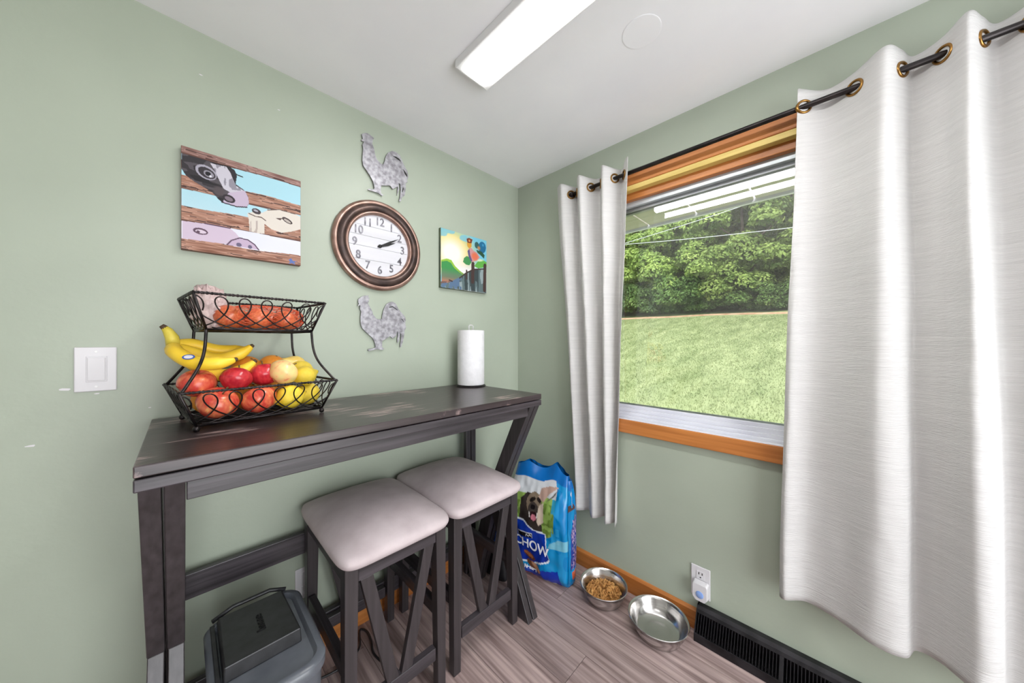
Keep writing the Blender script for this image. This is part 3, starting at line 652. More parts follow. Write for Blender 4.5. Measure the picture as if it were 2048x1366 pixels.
MB().lathe([(.0205, TZ+.0095), (.0205, TZ+.2985), (.0185, TZ+.2985), (.0185, TZ+.0095), (.0205, TZ+.0095)], (px, py, 0), 28, capb=False, capt=False).build('core', M['card'], r, True, sharp=40)

# ------------------------------------------------------------------ wall decor: clock
ccx, ccz, CR = -.9515, 1.714, .207
k = thing('wall_clock', (ccx, 0, ccz), 'round wall clock with bronze rim and white plank dial', 'clock')
M['bronze'] = noise_mat('oiled_bronze', S(52, 42, 40), S(84, 66, 60), .38, .55, scale=(18, 18, 18), c3=S(120, 92, 82), bump=.05)
M['copper'] = noise_mat('worn_copper', S(142, 112, 100), S(176, 146, 134), .34, .7, scale=(24, 24, 24))
M['dial'] = noise_mat('white_dial', S(200, 200, 205), S(208, 208, 214), .5, scale=(3, 30, 30))
M['ink'] = noise_mat('pewter_numerals', S(84, 82, 88), S(140, 138, 146), .4, .5, scale=(60, 60, 60))
c0 = (ccx, 0, ccz)
MB().lathe([(CR-.012, .001), (CR, .006), (CR, .016), (CR-.006, .024), (CR-.014, .026), (CR-.019, .024)], c0, 80, 'Y', capt=False).build('outer_rim', M['copper'], k, True)
MB().lathe([(CR-.018, .0245), (CR-.026, .031), (CR-.040, .034), (CR-.050, .029), (CR-.053, .024)], c0, 80, 'Y', False, False).build('rim_band', M['bronze'], k, True)
MB().lathe([(CR-.052, .025), (CR-.056, .029), (CR-.061, .028), (CR-.066, .022), (CR-.067, .012)], c0, 80, 'Y', False, False).build('inner_ring', M['copper'], k, True)
DR = CR-.066
edges = [-DR, -.072, -.012, .036, .082, DR]
for a, c in zip(edges[:-1], edges[1:]):
    a2, c2 = a+.0006, c-.0006; n = 14; P = []
    for i in range(n+1): z = a2+(c2-a2)*i/n; P.append((ccx+math.sqrt(max(0, DR*DR-z*z)), ccz+z))
    for i in range(n, -1, -1): z = a2+(c2-a2)*i/n; P.append((ccx-math.sqrt(max(0, DR*DR-z*z)), ccz+z))
    MB().prism(P, -.010, -.004).build('dial_plank', M['dial'], k)
for n in range(1, 13):
    a = PI/2-n*PI/6; me = text_mesh(str(n), .052, .0012, .0006); me.materials.clear(); me.materials.append(M['ink'])
    me.transform(Matrix.Translation((.112*math.cos(a), -.0116, .112*math.sin(a))) @ Matrix.Rotation(PI/2, 4, 'X') @ Matrix.Diagonal((.85, 1, 1, 1)))
    link('numeral', me, k)
def hand(deg, L, w0, y, nm):
    a = math.radians(90-deg); d = Vector((math.cos(a), math.sin(a))); n = Vector((-d.y, d.x)); c = Vector((ccx, ccz))
    P = [c-d*.012-n*w0*.6, c+d*L*.5-n*w0, c+d*L, c+d*L*.5+n*w0, c-d*.012+n*w0*.6]; MB().prism([tuple(p) for p in P], y-.001, y).build(nm, M['slot'], k)
hand(68, .082, .0066, -.0135, 'hour_hand'); hand(60, .108, .0046, -.0155, 'minute_hand')
MB().lathe([(.008, .012), (.008, .017), (.004, .019)], c0, 20, 'Y').build('hub', M['slot'], k, True)

# roosters
def crop(pts, ox, oy, sc): return [on_wall(ox+x/sc, oy+y/sc) for x, y in pts]
R1 = [(255,165),(300,150),(345,150),(400,190),(450,230),(425,260),(430,290),(415,310),(450,400),(465,490),(495,570),(560,640),(600,650),(625,590),(640,520),(680,460),(740,435),(800,450),(860,500),(905,600),(940,680),(985,760),(1000,850),(975,900),(990,930),(960,945),(955,1050),(940,1140),(890,1180),(880,1240),(855,1235),(870,1150),(880,1060),(872,960),(845,950),(850,1050),(822,1130),(835,1000),(800,1020),(750,1040),(710,985),(620,985),(570,985),(555,1060),(560,1110),(600,1140),(580,1150),(510,1100),(440,1080),(350,1050),(375,1040),(440,1050),(460,1030),(440,930),(400,850),(330,740),(280,670),(265,580),(270,480),(280,390),(265,340),(285,300),(295,285),(255,270),(250,255),(275,240)]
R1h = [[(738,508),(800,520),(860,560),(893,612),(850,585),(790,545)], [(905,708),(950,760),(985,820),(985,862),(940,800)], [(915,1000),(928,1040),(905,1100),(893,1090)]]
R2 = [(225,260),(290,215),(340,200),(410,195),(400,225),(430,245),(410,270),(415,310),(390,330),(430,400),(480,490),(490,540),(545,610),(600,630),(655,620),(665,540),(690,440),(730,360),(790,320),(850,310),(910,350),(950,440),(1010,510),(1070,580),(1085,640),(1075,700),(1090,780),(1065,830),(1050,960),(1035,1020),(1000,1130),(980,1130),(1000,990),(1005,890),(985,880),(970,1000),(940,1050),(930,1040),(945,900),(935,830),(910,930),(850,970),(800,930),(690,1000),(655,1020),(655,1130),(695,1165),(640,1180),(570,1165),(405,1200),(410,1170),(510,1150),(545,1130),(520,1030),(480,960),(390,880),(300,790),(270,710),(265,600),(280,480),(255,440),(260,370),(215,385),(240,345),(225,320)]
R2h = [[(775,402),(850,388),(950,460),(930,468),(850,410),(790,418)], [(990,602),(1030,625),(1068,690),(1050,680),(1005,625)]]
for (O, Hs, ox, oy, sc, lab) in ((R1, R1h, 690, 250, 8.04, 'galvanised metal rooster cutout on the wall above the clock'), (R2, R2h, 690, 570, 9.106, 'galvanised metal rooster cutout on the wall below the clock')):
    polys = [crop(O, ox, oy, sc)]+[crop(q, ox, oy, sc) for q in Hs]; cxm = sum(p[0] for p in polys[0])/len(O); czm = sum(p[1] for p in polys[0])/len(O)
    t = thing('rooster_ornament', (cxm, 0, czm), lab, 'rooster', 'metal roosters on the wall')
    me = poly_mesh([[(x-cxm, z-czm) for x, z in p] for p in polys], .003); me.transform(Matrix.Translation((0, -.010, 0)) @ Matrix.Rotation(PI/2, 4, 'X'))
    me.materials.clear(); me.materials.append(M['galv']); link('rooster_plate', me, t)
    for q in polys[1:]: MB().prism(q, -.0112, -.0095).build('slot_shade_plate', M['slot'], t)  # dark plates fill the feather cutouts, standing in for the shade inside them
    MB().box(cxm-.012, cxm+.012, -.0085, -.0005, czm-.02, czm-.005).build('standoff', M['slot'], t)

# painted canvases: colour by vertex on a fine grid
def homog(src):
    A = []; Bv = []
    for (x, y), (u, v) in zip(src, ((0, 0), (1, 0), (1, 1), (0, 1))):
        A += [[x, y, 1, 0, 0, 0, -u*x, -u*y], [0, 0, 0, x, y, 1, -v*x, -v*y]]; Bv += [u, v]
    h = np.linalg.solve(np.array(A, float), np.array(Bv, float)); H = np.append(h, 1).reshape(3, 3)
    def f(pts):
        P = np.c_[np.array(pts, float), np.ones(len(pts))] @ H.T; return P[:, :2]/P[:, 2:]
    return f
def inpoly(U, V, P):
    m = np.zeros(U.shape, bool); n = len(P); j = n-1
    for i in range(n):
        (xi, yi), (xj, yj) = P[i], P[j]
        c = ((yi > V) != (yj > V)) & (U < (xj-xi)*(V-yi)/((yj-yi) if abs(yj-yi) > 1e-9 else 1e-9)+xi); m ^= c; j = i
    return m
def vn(U, V, fu, fv, seed):   # value noise
    g = np.random.default_rng(seed).random((64, 64)); x, y = U*fu, V*fv; i, j = np.floor(x).astype(int), np.floor(y).astype(int); a, b = x-i, y-j
    a = a*a*(3-2*a); b = b*b*(3-2*b); G = lambda p, q: g[p % 64, q % 64]
    return (G(i, j)*(1-a)+G(i+1, j)*a)*(1-b)+(G(i, j+1)*(1-a)+G(i+1, j+1)*a)*b
def sl(c): c = np.asarray(c, float)/255; return np.where(c <= .04045, c/12.92, ((c+.055)/1.055)**2.4)
class Canvas:
    def __init__(s, nu, nv): s.U, s.V = np.meshgrid(np.linspace(0, 1, nu), np.linspace(0, 1, nv)); s.c = np.zeros((nv, nu, 3)); s.nu, s.nv = nu, nv
    def put(s, m, col, a=1.): 
        m = m.astype(float)[..., None]*a; s.c = s.c*(1-m)+np.asarray(col, float)*m
    def poly(s, P, col, a=1.): s.put(inpoly(s.U, s.V, P), col, a)
    def ell(s, c, ru, rv, col, rot=0, soft=0):
        du, dv = s.U-c[0], s.V-c[1]; x = du*math.cos(rot)+dv*math.sin(rot); y = -du*math.sin(rot)+dv*math.cos(rot); d = np.sqrt((x/ru)**2+(y/rv)**2)
        s.put(np.clip((1-d)/soft, 0, 1) if soft else d < 1, col)
    def line(s, a, b, wd, col):
        a, b = np.array(a), np.array(b); d = b-a; t = np.clip(((s.U-a[0])*d[0]+(s.V-a[1])*d[1])/(d@d), 0, 1); s.put(np.hypot(s.U-a[0]-t*d[0], s.V-a[1]-t*d[1]) < wd, col)
    def mesh(s, name, fn, m):
        nu, nv = s.nu, s.nv; vs = [fn(s.U[j, i], s.V[j, i]) for j in range(nv) for i in range(nu)]
        fs = [(j*nu+i, (j+1)*nu+i, (j+1)*nu+i+1, j*nu+i+1) for j in range(nv-1) for i in range(nu-1)]
        me = bpy.data.meshes.new(name); me.from_pydata(vs, [], fs); me.materials.append(m); s.attr(me); return me
    def attr(s, me):
        a = me.color_attributes.new('Col', 'FLOAT_COLOR', 'POINT'); q = np.ones((s.nu*s.nv, 4), np.float32); q[:, :3] = sl(np.clip(s.c, 0, 255)).reshape(-1, 3)*.80; a.data.foreach_set('color', q.ravel())
def canvas_thing(cv, x0, x1, z0, z1, dep, label, edge):
    t = thing('canvas_painting', ((x0+x1)/2, 0, (z0+z1)/2), label, 'painting'); cx_, cz_ = (x0+x1)/2, (z0+z1)/2
    MB().box(x0, x1, -dep, -.001, z0, z1).build('stretched_canvas', edge, t, bevel=.0015)
    me = cv.mesh('painted_face', lambda u, v: (x0+.001+(x1-x0-.002)*u-cx_, -dep-.0006, z1-.001-(z1-z0-.002)*v-cz_), M['paint']); link('painted_face', me, t); return t
# -- farm animals at a fence
A = Canvas(250, 250); U, V = A.U, A.V; hf = homog([(80, 90), (1262, 440), (1245, 1290), (65, 1115)])
A.put(np.ones_like(U), (176, 222, 236)); A.put(np.clip((V-.3)*1.6, 0, 1), (206, 230, 240)); A.put((V > .68), (232, 234, 246))
def rail(v0, v1, sk, seed, base=(178, 132, 112)):
    c = V-sk*U; m = (c > v0+.008*np.sin(U*9+seed)) & (c < v1+.006*np.sin(U*7+2*seed))
    n = vn(U, c, 5, 70, seed)*.6+vn(U, c, 14, 160, seed+1)*.4
    col = np.stack([base[i]+(n-.5)*d for i, d in enumerate((150, 150, 150))], -1); col = np.where((n > .68)[..., None], np.array((84, 58, 52)), col)
    A.c = np.where(m[..., None], np.clip(col, 30, 240), A.c); edge = m & (c > v1-.012); A.put(edge, (104, 70, 60))
rail(-.02, .075, -.005, 3, (160, 124, 116)); rail(.29, .42, -.01, 5); rail(.575, .725, -.015, 7); rail(.90, 1.02, -.01, 9)
A.poly(hf([(75, 840), (300, 870), (545, 915), (600, 960), (640, 1010), (830, 1130), (520, 1075), (75, 1015)]), (214, 196, 216))
A.poly(hf([(515, 1078), (560, 1035), (640, 1012), (720, 1030), (790, 1080), (828, 1132)]), (200, 178, 204))
for a, b in (((515, 1078), (560, 1035)), ((560, 1035), (640, 1012)), ((640, 1012), (720, 1030)), ((720, 1030), (790, 1080)), ((790, 1080), (828, 1132)), ((545, 915), (300, 868))): A.line(hf([a])[0], hf([b])[0], .006, (92, 70, 92))
A.ell(hf([(632, 1080)])[0], .022, .022, (110, 100, 128)); A.ell(hf([(742, 1102)])[0], .018, .02, (110, 100, 128))
A.ell(hf([(255, 945)])[0], .055, .032, (96, 72, 90), .05); A.ell(hf([(258, 948)])[0], .040, .018, (222, 206, 222), .05); A.ell(hf([(232, 950)])[0], .014, .012, (96, 72, 90))
# cow
cow = hf([(80, 165), (350, 245), (560, 300), (625, 385), (605, 470), (690, 530), (735, 600), (738, 670), (712, 710), (640, 700), (480, 660), (440, 630), (380, 560), (200, 450), (120, 390), (75, 320)])
A.poly(cow, (52, 48, 52)); sh = inpoly(U, V, cow); A.put(sh & (vn(U, V, 9, 26, 4) > .62), (84, 78, 84)); A.put(sh & (vn(U, V, 7, 30, 14) < .3), (34, 30, 34))
A.poly(hf([(360, 265), (520, 300), (560, 360), (590, 440), (612, 490), (700, 545), (560, 560), (490, 520), (440, 420), (400, 330)]), (206, 202, 214))
A.put(inpoly(U, V, hf([(360, 265), (520, 300), (612, 490), (700, 545), (490, 520), (400, 330)])) & (vn(U, V, 50, 12, 8) > .66), (150, 146, 158))
A.poly(hf([(540, 560), (700, 540), (735, 610), (738, 670), (712, 706), (620, 695), (480, 655), (500, 610)]), (200, 184, 206))
A.ell(hf([(440, 545)])[0], .055, .06, (84, 74, 78), 0, .4)
A.ell(hf([(540, 620)])[0], .052, .040, (48, 40, 46), .25); A.ell(hf([(540, 622)])[0], .034, .022, (126, 112, 124), .25)
A.line(hf([(470, 655)])[0], hf([(620, 700)])[0], .006, (58, 48, 60)); A.line(hf([(620, 700)])[0], hf([(718, 704)])[0], .006, (58, 48, 60))
A.ell(hf([(320, 358)])[0], .082, .066, (172, 168, 182), .45); A.ell(hf([(326, 364)])[0], .068, .05, (54, 48, 54), .45); A.ell(hf([(345, 375)])[0], .04, .032, (150, 146, 158), .4); A.ell(hf([(338, 372)])[0], .022, .022, (26, 24, 30)); A.ell(hf([(362, 398)])[0], .009, .011, (240, 240, 248))
A.poly(hf([(535, 295), (600, 330), (625, 385), (610, 470), (590, 440), (570, 370)]), (44, 40, 46)); A.line(hf([(615, 375)])[0], hf([(680, 402)])[0], .006, (44, 52, 56))
# goat
A.poly(hf([(720, 765), (790, 745), (870, 760), (930, 730), (1040, 728), (1180, 760), (1255, 800), (1253, 925), (1150, 950), (1060, 960), (960, 925), (890, 870), (888, 970), (820, 965), (740, 945), (735, 830)]), (228, 220, 210))
A.put(inpoly(U, V, hf([(735, 830), (890, 850), (888, 970), (820, 965), (740, 945)])) & (vn(U, V, 60, 8, 2) > .6), (190, 176, 170))
A.ell(hf([(812, 745)])[0], .040, .03, (70, 60, 66), .2); A.ell(hf([(806, 738)])[0], .02, .011, (176, 172, 184), .2)
for a, b in (((735, 765), (800, 795)), ((800, 795), (860, 805)), ((860, 805), (905, 840)), ((925, 732), (1040, 726)), ((1040, 726), (1200, 770))): A.line(hf([a])[0], hf([b])[0], .005, (104, 84, 76))
A.ell(hf([(1120, 838)])[0], .055, .026, (70, 56, 56), .45); A.ell(hf([(1122, 842)])[0], .038, .014, (190, 178, 170), .45); A.poly(hf([(1000, 812), (1075, 812), (1050, 835)]), (92, 74, 70))
A.poly([(.88, .955), (.905, .93), (.925, .96), (.965, .955), (.935, .975), (.95, 1.0), (.91, .985), (.88, 1.0), (.895, .975)], (96, 120, 186))
M['edge1'] = noise_mat('canvas_edge_brown', S(150, 112, 96), S(110, 80, 70), .7, scale=(20, 20, 20))
canvas_thing(A, -1.602, -1.271, 1.5675, 1.902, .022, 'canvas painting of cow, goat and pig heads at a rail fence', M['edge1'])
# -- rooster at sunrise
A = Canvas(180, 180); U, V = A.U, A.V; hf = homog([(165, 130), (945, 355), (935, 1255), (150, 1165)])
d = np.hypot((U-.22)*1.0, (V-.38)*1.15)
A.put(np.ones_like(U), (122, 198, 222)); A.put(np.clip((.62-d)/.3, 0, 1), (240, 216, 126)); A.put(np.clip((.40-d)/.25, 0, 1), (250, 246, 236)); A.put((V < .14) & (vn(U, V, 6, 12, 1) > .4), (112, 190, 222), .7)
A.put(np.clip((V-.42)/.2, 0, 1)*(U > .25), (240, 238, 236))
hill = hf([(165, 690), (260, 665), (340, 690), (400, 790), (480, 870), (560, 930), (450, 1010), (250, 1100), (165, 1120)]); A.poly(hill, (150, 196, 70)); A.poly(hf([(165, 720), (260, 705), (330, 740), (390, 830), (470, 900), (540, 950), (450, 1010), (250, 1100), (165, 1120)]), (66, 148, 82))
hm = inpoly(U, V, hill); A.put(hm*np.clip((V-.66)/.12, 0, 1), (108, 128, 104)); A.put(hm*np.clip((V-.8)/.08, 0, 1), (176, 124, 100))
A.put(((V > .9-.12*U) & (U < .5) & (vn(U, V, 30, 40, 3) > .35)), (120, 92, 84))
A.poly(hf([(540, 720), (560, 650), (610, 615), (660, 650), (690, 720), (650, 775), (590, 765)]), (70, 146, 84)); A.poly(hf([(730, 790), (800, 700), (860, 670), (945, 720), (950, 800), (800, 830)]), (100, 178, 74)); A.ell(hf([(830, 690)])[0], .12, .03, (214, 232, 196), -.2, .6)
A.poly(hf([(300, 1080), (480, 985), (560, 950), (600, 900), (690, 860), (750, 850), (935, 840), (935, 1255), (150, 1165), (160, 1100)]), (98, 116, 118))
fm = inpoly(U, V, hf([(300, 1080), (480, 985), (600, 900), (690, 860), (935, 840), (935, 1255), (150, 1165), (160, 1100)])); A.put(fm & (vn(U, V, 34, 3, 6) > .62), (60, 72, 74)); A.put(fm & (vn(U, V, 40, 3, 9) > .7), (150, 166, 168)); A.put(fm & (U < .42) & (vn(U, V, 20, 9, 19) > .5), (92, 118, 148))
for a, b, wd in (((600, 870), (600, 1010), .018), ((712, 750), (700, 1060), .036), ((915, 775), (900, 1200), .036)): A.line(hf([a])[0], hf([b])[0], wd, (74, 56, 52))
for a, b in (((480, 1000), (600, 905)), ((600, 905), (690, 862)), ((740, 845), (900, 835)), ((300, 1040), (350, 1060))): A.line(hf([a])[0], hf([b])[0], .012, (66, 52, 48))
A.poly(hf([(625, 520), (660, 470), (690, 480), (720, 520), (780, 560), (830, 640), (780, 690), (720, 715), (680, 715), (640, 620)]), (206, 150, 150)); A.ell(hf([(745, 625)])[0], .10, .09, (226, 116, 84), 0, .5); A.poly(hf([(620, 530), (655, 500), (665, 600), (700, 700), (680, 715), (640, 640)]), (96, 84, 128))
A.poly(hf([(610, 400), (640, 380), (690, 400), (690, 460), (650, 490), (620, 450)]), (220, 160, 60)); A.poly(hf([(605, 320), (650, 305), (710, 335), (690, 400), (620, 390)]), (122, 62, 44)); A.ell(hf([(655, 355)])[0], .02, .02, (220, 150, 90))
A.ell(hf([(870, 470)])[0], .09, .11, (34, 108, 150), .2); A.ell(hf([(780, 430)])[0], .05, .06, (54, 96, 92)); A.ell(hf([(815, 480)])[0], .05, .05, (186, 134, 88), 0, .6); A.poly(hf([(770, 510), (860, 540), (910, 600), (900, 660), (840, 600), (790, 560)]), (44, 84, 60)); A.ell(hf([(885, 430)])[0], .035, .035, (70, 156, 200), 0, .7)
M['edge2'] = noise_mat('canvas_edge_green', S(70, 84, 72), S(96, 108, 84), .7, scale=(20, 20, 20))
canvas_thing(A, -.626, -.300, 1.5615, 1.8835, .020, 'small canvas painting of a rooster on a fence at sunrise', M['edge2'])

# light switch, outlets
def plate(t, ax, u0, u1, z0, z1, th=.006):
    b = MB()
    if ax == 'Y': b.box(u0, u1, -th, -.0005, z0, z1)
    else: b.box(-th, -.0005, u0, u1, z0, z1)
    return b.build('cover_plate', M['white'], t, bevel=.003, seg=3)
t = thing('light_switch', (-1.773, 0, 1.188), 'white rocker light switch on the green wall left of the basket', 'switch')
plate(t, 'Y', -1.812, -1.735, 1.125, 1.252); u0, u1, z0, z1 = -1.791, -1.753, 1.152, 1.226
MB().box(u0, u1, -.0075, -.0055, z0, z1).build('switch_frame', M['white'], t, bevel=.001)
MB().hexa([(u0+.003, -.0095, z0+.004), (u1-.003, -.0095, z0+.004), (u1-.003, -.007, z0+.004), (u0+.003, -.007, z0+.004), (u0+.003, -.0125, z1-.004), (u1-.003, -.0125, z1-.004), (u1-.003, -.007, z1-.004), (u0+.003, -.007, z1-.004)]).build('rocker', M['white'], t, bevel=.001)
for z in (1.139, 1.239): MB().lathe([(.0032, .006), (.003, .0072)], (-1.773, 0, z), 14, 'Y').build('screw', M['whitemetal'], t)
t = thing('wall_outlet', (0, -1.108, .213), 'white duplex outlet on the wall above the black vent', 'outlet')
plate(t, 'X', -1.145, -1.070, .147, .280)
for zc in (.243, .190):
    MB().box(-.008, -.0055, -1.125, -1.091, zc-.018, zc+.018).build('socket_face', M['white'], t, bevel=.002)
for y in (-1.1015, -1.1145): MB().box(-.0084, -.0079, y-.0018, y+.0018, .246, .256).build('slot', M['slot'], t)
MB().lathe([(.003, .0079), (.003, .0084)], (0, -1.108, .235), 12, 'X').build('slot', M['slot'], t)
M['aqua'] = noise_mat('blue_gel', S(122, 154, 214), S(150, 178, 230), .15, scale=(30, 30, 30))
t = thing('air_freshener', (-.02, -1.112, .18), 'white plug in air freshener with a blue oval in the outlet', 'air freshener')
b = MB(); loft(b, [[(-.0085-.030*q, -1.112+(.031-.002*q)*a, .186+(.040-.003*q)*c) for a, c in ((-1, .8), (-.8, 1), (.8, 1), (1, .8), (1, -.6), (.6, -1), (-.6, -1), (-1, -.6))] for q in (0, 1)]); b.build('body', M['white'], t, bevel=.003, seg=3)
MB().lathe([(.001, .041), (.014, .0405), (.016, .038)], (0, -1.112, .178), 24, 'X', True, False).build('gel_window', M['aqua'], t, True)
t = thing('wall_outlet', (-1.248, 0, .30), 'white outlet plate on the left wall behind the bar stools', 'outlet')
plate(t, 'Y', -1.286, -1.210, .238, .362)
for zc in (.272, .328): MB().box(-1.265, -1.231, -.008, -.0055, zc-.018, zc+.018).build('socket_face', M['white'], t, bevel=.002)

# ------------------------------------------------------------------ floor things: bowls, kibble, vent, cable
def bowl(x, y, R, H, lab):
    t = thing('dog_bowl', (x, y, 0), lab, 'bowl', 'steel dog bowls')
    s = R/.12; pr = [(.001, .003), (.078*s, .003), (.084*s, 0), (.088*s, .003), (.094*s, .012), (.108*s, H*.55), (.113*s, H-.006), (R, H-.002), (R+.0015, H+.001), (R, H+.0025), (.114*s, H-.001), (.110*s, H-.008), (.104*s, H*.55), (.088*s, .014), (.078*s, .008), (.05*s, .0065), (.001, .006)]
    MB().lathe(pr, (x, y, 0), 64, capb=False, capt=False).build('bowl_shell', M['steel'], t, True, sharp=60)
    MB().lathe([(.0885*s, .0015), (.0905*s, .005), (.0905*s, .010), (.0885*s, .011)], (x, y, 0), 64, capb=False, capt=False).build('base_ring', M['steel'], t, True)
    return t
bowl(-.137, -.713, .112, .072, 'steel dog bowl filled with brown kibble beside the blue bag')
bowl(-.146, -.978, .121, .070, 'empty steel dog bowl nearer the black vent')
M['kibble'] = noise_mat('brown_kibble', S(172, 118, 58), S(208, 156, 90), .75, scale=(40, 40, 40), bump=.3, rand=False, c3=S(222, 178, 114))
b = MB(); rk = random.Random(4)
for i in range(300):
    a = rk.uniform(0, 2*PI); r = .079*math.sqrt(rk.random()); z = .021+.022*(1-(r/.08)**2)*rk.random()+.012; r0 = rk.uniform(.006, .0095)
    c = Vector((-.137+r*math.cos(a), -.713+r*math.sin(a), z)); q = Euler((rk.uniform(0, 3), rk.uniform(0, 3), 0)).to_matrix()
    ring = lambda h, s: [c+q @ Vector((r0*s*math.cos(2*PI*k/6), r0*s*math.sin(2*PI*k/6), h)) for k in range(6)]
    loft(b, [ring(-.003, .7), ring(0, 1), ring(.003, .7)])
b.lathe([(.001, .012), (.072, .018), (.079, .025), (.055, .034), (.001, .036)], (-.137, -.713, 0), 30)
tag(b.build('kibble', M['kibble']), 'brown dry kibble filling the dog bowl by the bag', 'kibble', None, 'stuff')
vt = thing('floor_vent', (-.04, -1.62, 0), 'black slatted baseboard vent on the floor under the window', 'vent')
V0, V1 = -2.30, -1.100
M['ventb'] = noise_mat('black_vent_metal', S(26, 25, 28), S(48, 46, 50), .35, .4, scale=(20, 20, 20), bump=.1)
MB().prism([(-.078, 0), (-.001, 0), (-.001, .004), (-.074, .004), (-.071, .034), (-.077, .034)], V0, V1, 'Y').build('bottom_rail', M['ventb'], vt, bevel=.001)
MB().prism([(-.001, .004), (-.001, .124), (-.024, .124), (-.034, .113), (-.030, .108), (-.012, .116), (-.012, .004)], V0, V1, 'Y').build('back_plate', M['ventb'], vt)
MB().hexa([(-.040, V0, .100), (-.040, V1, .100), (-.034, V1, .100), (-.034, V0, .100), (-.034, V0, .114), (-.034, V1, .114), (-.028, V1, .114), (-.028, V0, .114)]).build('top_rail', M['ventb'], vt, bevel=.001)
for y in (V1-.004, V0): MB().prism([(-.078, 0), (-.001, 0), (-.001, .124), (-.024, .124), (-.034, .114), (-.077, .034)], y, y+.004, 'Y').build('end_plate', M['ventb'], vt)
for y in (-1.385, -1.69, -2.0): MB().hexa([(-.0765, y-.006, .032), (-.0765, y+.006, .032), (-.070, y+.006, .032), (-.070, y-.006, .032), (-.0385, y-.006, .102), (-.0385, y+.006, .102), (-.032, y+.006, .102), (-.032, y-.006, .102)]).build('divider', M['ventb'], vt)
sm = MB().hexa([(-.073, 0, .032), (-.073, .0022, .032), (-.058, .0022, .032), (-.058, 0, .032), (-.037, 0, .102), (-.037, .0022, .102), (-.022, .0022, .102), (-.022, 0, .102)]).mesh('slat', M['ventb'], org=vt['org'])
for i in range(117): link('slat', sm, vt, (0, -1.112-i*.01, 0))
cpts = [(-1.30, -.12, .005), (-1.235, -.15, .005), (-1.16, -.16, .005), (-1.09, -.13, .005), (-1.055, -.045, .005), (-1.035, -.07, .005), (-1.04, -.13, .005), (-1.055, -.19, .005), (-1.045, -.26, .005), (-1.02, -.33, .005), (-1.08, -.40, .005)]
pp = []
for i in range(len(cpts)-1):
    p0, p1, p2, p3 = [Vector(cpts[max(0, min(len(cpts)-1, i+d))]) for d in (-1, 0, 1, 2)]
    for k in range(6): q = k/6; pp.append(.5*((2*p1)+(p2-p0)*q+(2*p0-5*p1+4*p2-p3)*q*q+(3*p1-p0-3*p2+p3)*q**3))
tag(MB().tube(pp, .0042, 8).build('cable', M['black'], None, True), 'black power cable on the floor under the bar stools', 'cable')

# ------------------------------------------------------------------ dog food bag
BW, BT, BH = .185, .082, .585; GA = math.radians(13)
bag = thing('dog_food_bag', (-.2085, -.372, 0), 'tall blue dog food bag with a dog photo in the corner', 'bag', None, GA, True)
def bagp(s, t, side=-1, off=0):   # s -1 far .. 1 near along local -y, t height 0..1
    T = BT*(1-.0*t)*(math.sin(min(1, (t+.03)/.12)*PI/2)**.6)*(1-max(0, (t-.55)/.45)**1.6*.80); Wd = BW*(.93+.07*math.cos((t-.25)*3))*(1-.05*max(0, t-.75)/.25)
    q = max(0., 1-abs(s)**9)**(1/4); n1 = noise.noise((s*2.3+side*5, t*5.5, 1.7)); n2 = noise.noise((s*6, t*13+side*3, 4))
    x = side*T*q*(1+.16*n1)+side*.005*n2*q; lean = .03*t*t
    top = .0
    if t > .8: k_ = (t-.8)/.2; top = k_*(.030*math.exp(-((s+.50)/.30)**2)+.034*math.exp(-((s-.50)/.22)**2)-.020-.03*max(0, s-.6)); x += .014*math.sin(s*3.4+.6)*k_+.006*n2*k_
    return Vector((x+lean+side*off, -s*Wd, t*BH+top))
class BagCanvas(Canvas): pass
NU, NT = 150, 130
Fc = Canvas(NU, NT); Sx, Tt = Fc.U*2-1, 1-Fc.V      # s (far->near), t (height)
U, V = (Fc.U), (1-Tt)
lb = (0, 142, 206)
def base_bag(cv):
    U, V = cv.U, cv.V; n = vn(U, V, 7, 9, 2); cv.put(np.ones_like(U), (0, 132, 200)); cv.put(n > .6, (40, 160, 216), .5); cv.put((V < .12), (18, 110, 190))
base_bag(Fc)
Fc.poly([(.0, .12), (.80, .115), (.83, .18), (.79, .55), (.60, .62), (0, .62)], (150, 182, 92)); gm = inpoly(U, V, [(.0, .12), (.80, .115), (.83, .18), (.79, .55), (.60, .62), (0, .62)]); Fc.put(gm & (V > .3) & (vn(U, V, 26, 30, 5) > .55), (112, 142, 62)); Fc.put(gm & (V < .25), (214, 218, 222))
Fc.put((U > .76) & (U < .88) & (V > .2) & (V < .62) & (vn(U, V, 14, 18, 8) > .35), (40, 160, 222), .8)
Fc.put((V > .58) & (V < .66) & (U > .6) & (vn(U, V, 16, 22, 3) > .5), (170, 214, 220), .7)
# dog
Fc.poly([(.22, .55), (.24, .30), (.33, .24), (.50, .26), (.60, .36), (.62, .60), (.22, .60)], (58, 50, 46)); Fc.ell((.46, .325), .125, .095, (132, 116, 98)); Fc.poly([(.52, .27), (.56, .185), (.65, .165), (.86, .15), (.70, .22), (.61, .30)], (196, 164, 150)); Fc.poly([(.62, .31), (.80, .20), (.86, .16), (.78, .235), (.66, .285)], (96, 96, 92))
Fc.poly([(.55, .33), (.62, .30), (.64, .46), (.56, .50), (.52, .44)], (216, 198, 178)); Fc.ell((.43, .295), .05, .02, (40, 34, 32), -.3); Fc.ell((.535, .29), .04, .018, (40, 34, 32), .3); Fc.ell((.455, .375), .085, .06, (74, 66, 62)); Fc.ell((.45, .355), .04, .02, (28, 24, 26)); Fc.ell((.47, .43), .07, .04, (52, 30, 34)); Fc.ell((.475, .44), .045, .026, (222, 134, 150)); Fc.line((.40, .405), (.41, .44), .008, (240, 236, 230)); Fc.line((.535, .40), (.53, .43), .008, (240, 236, 230))
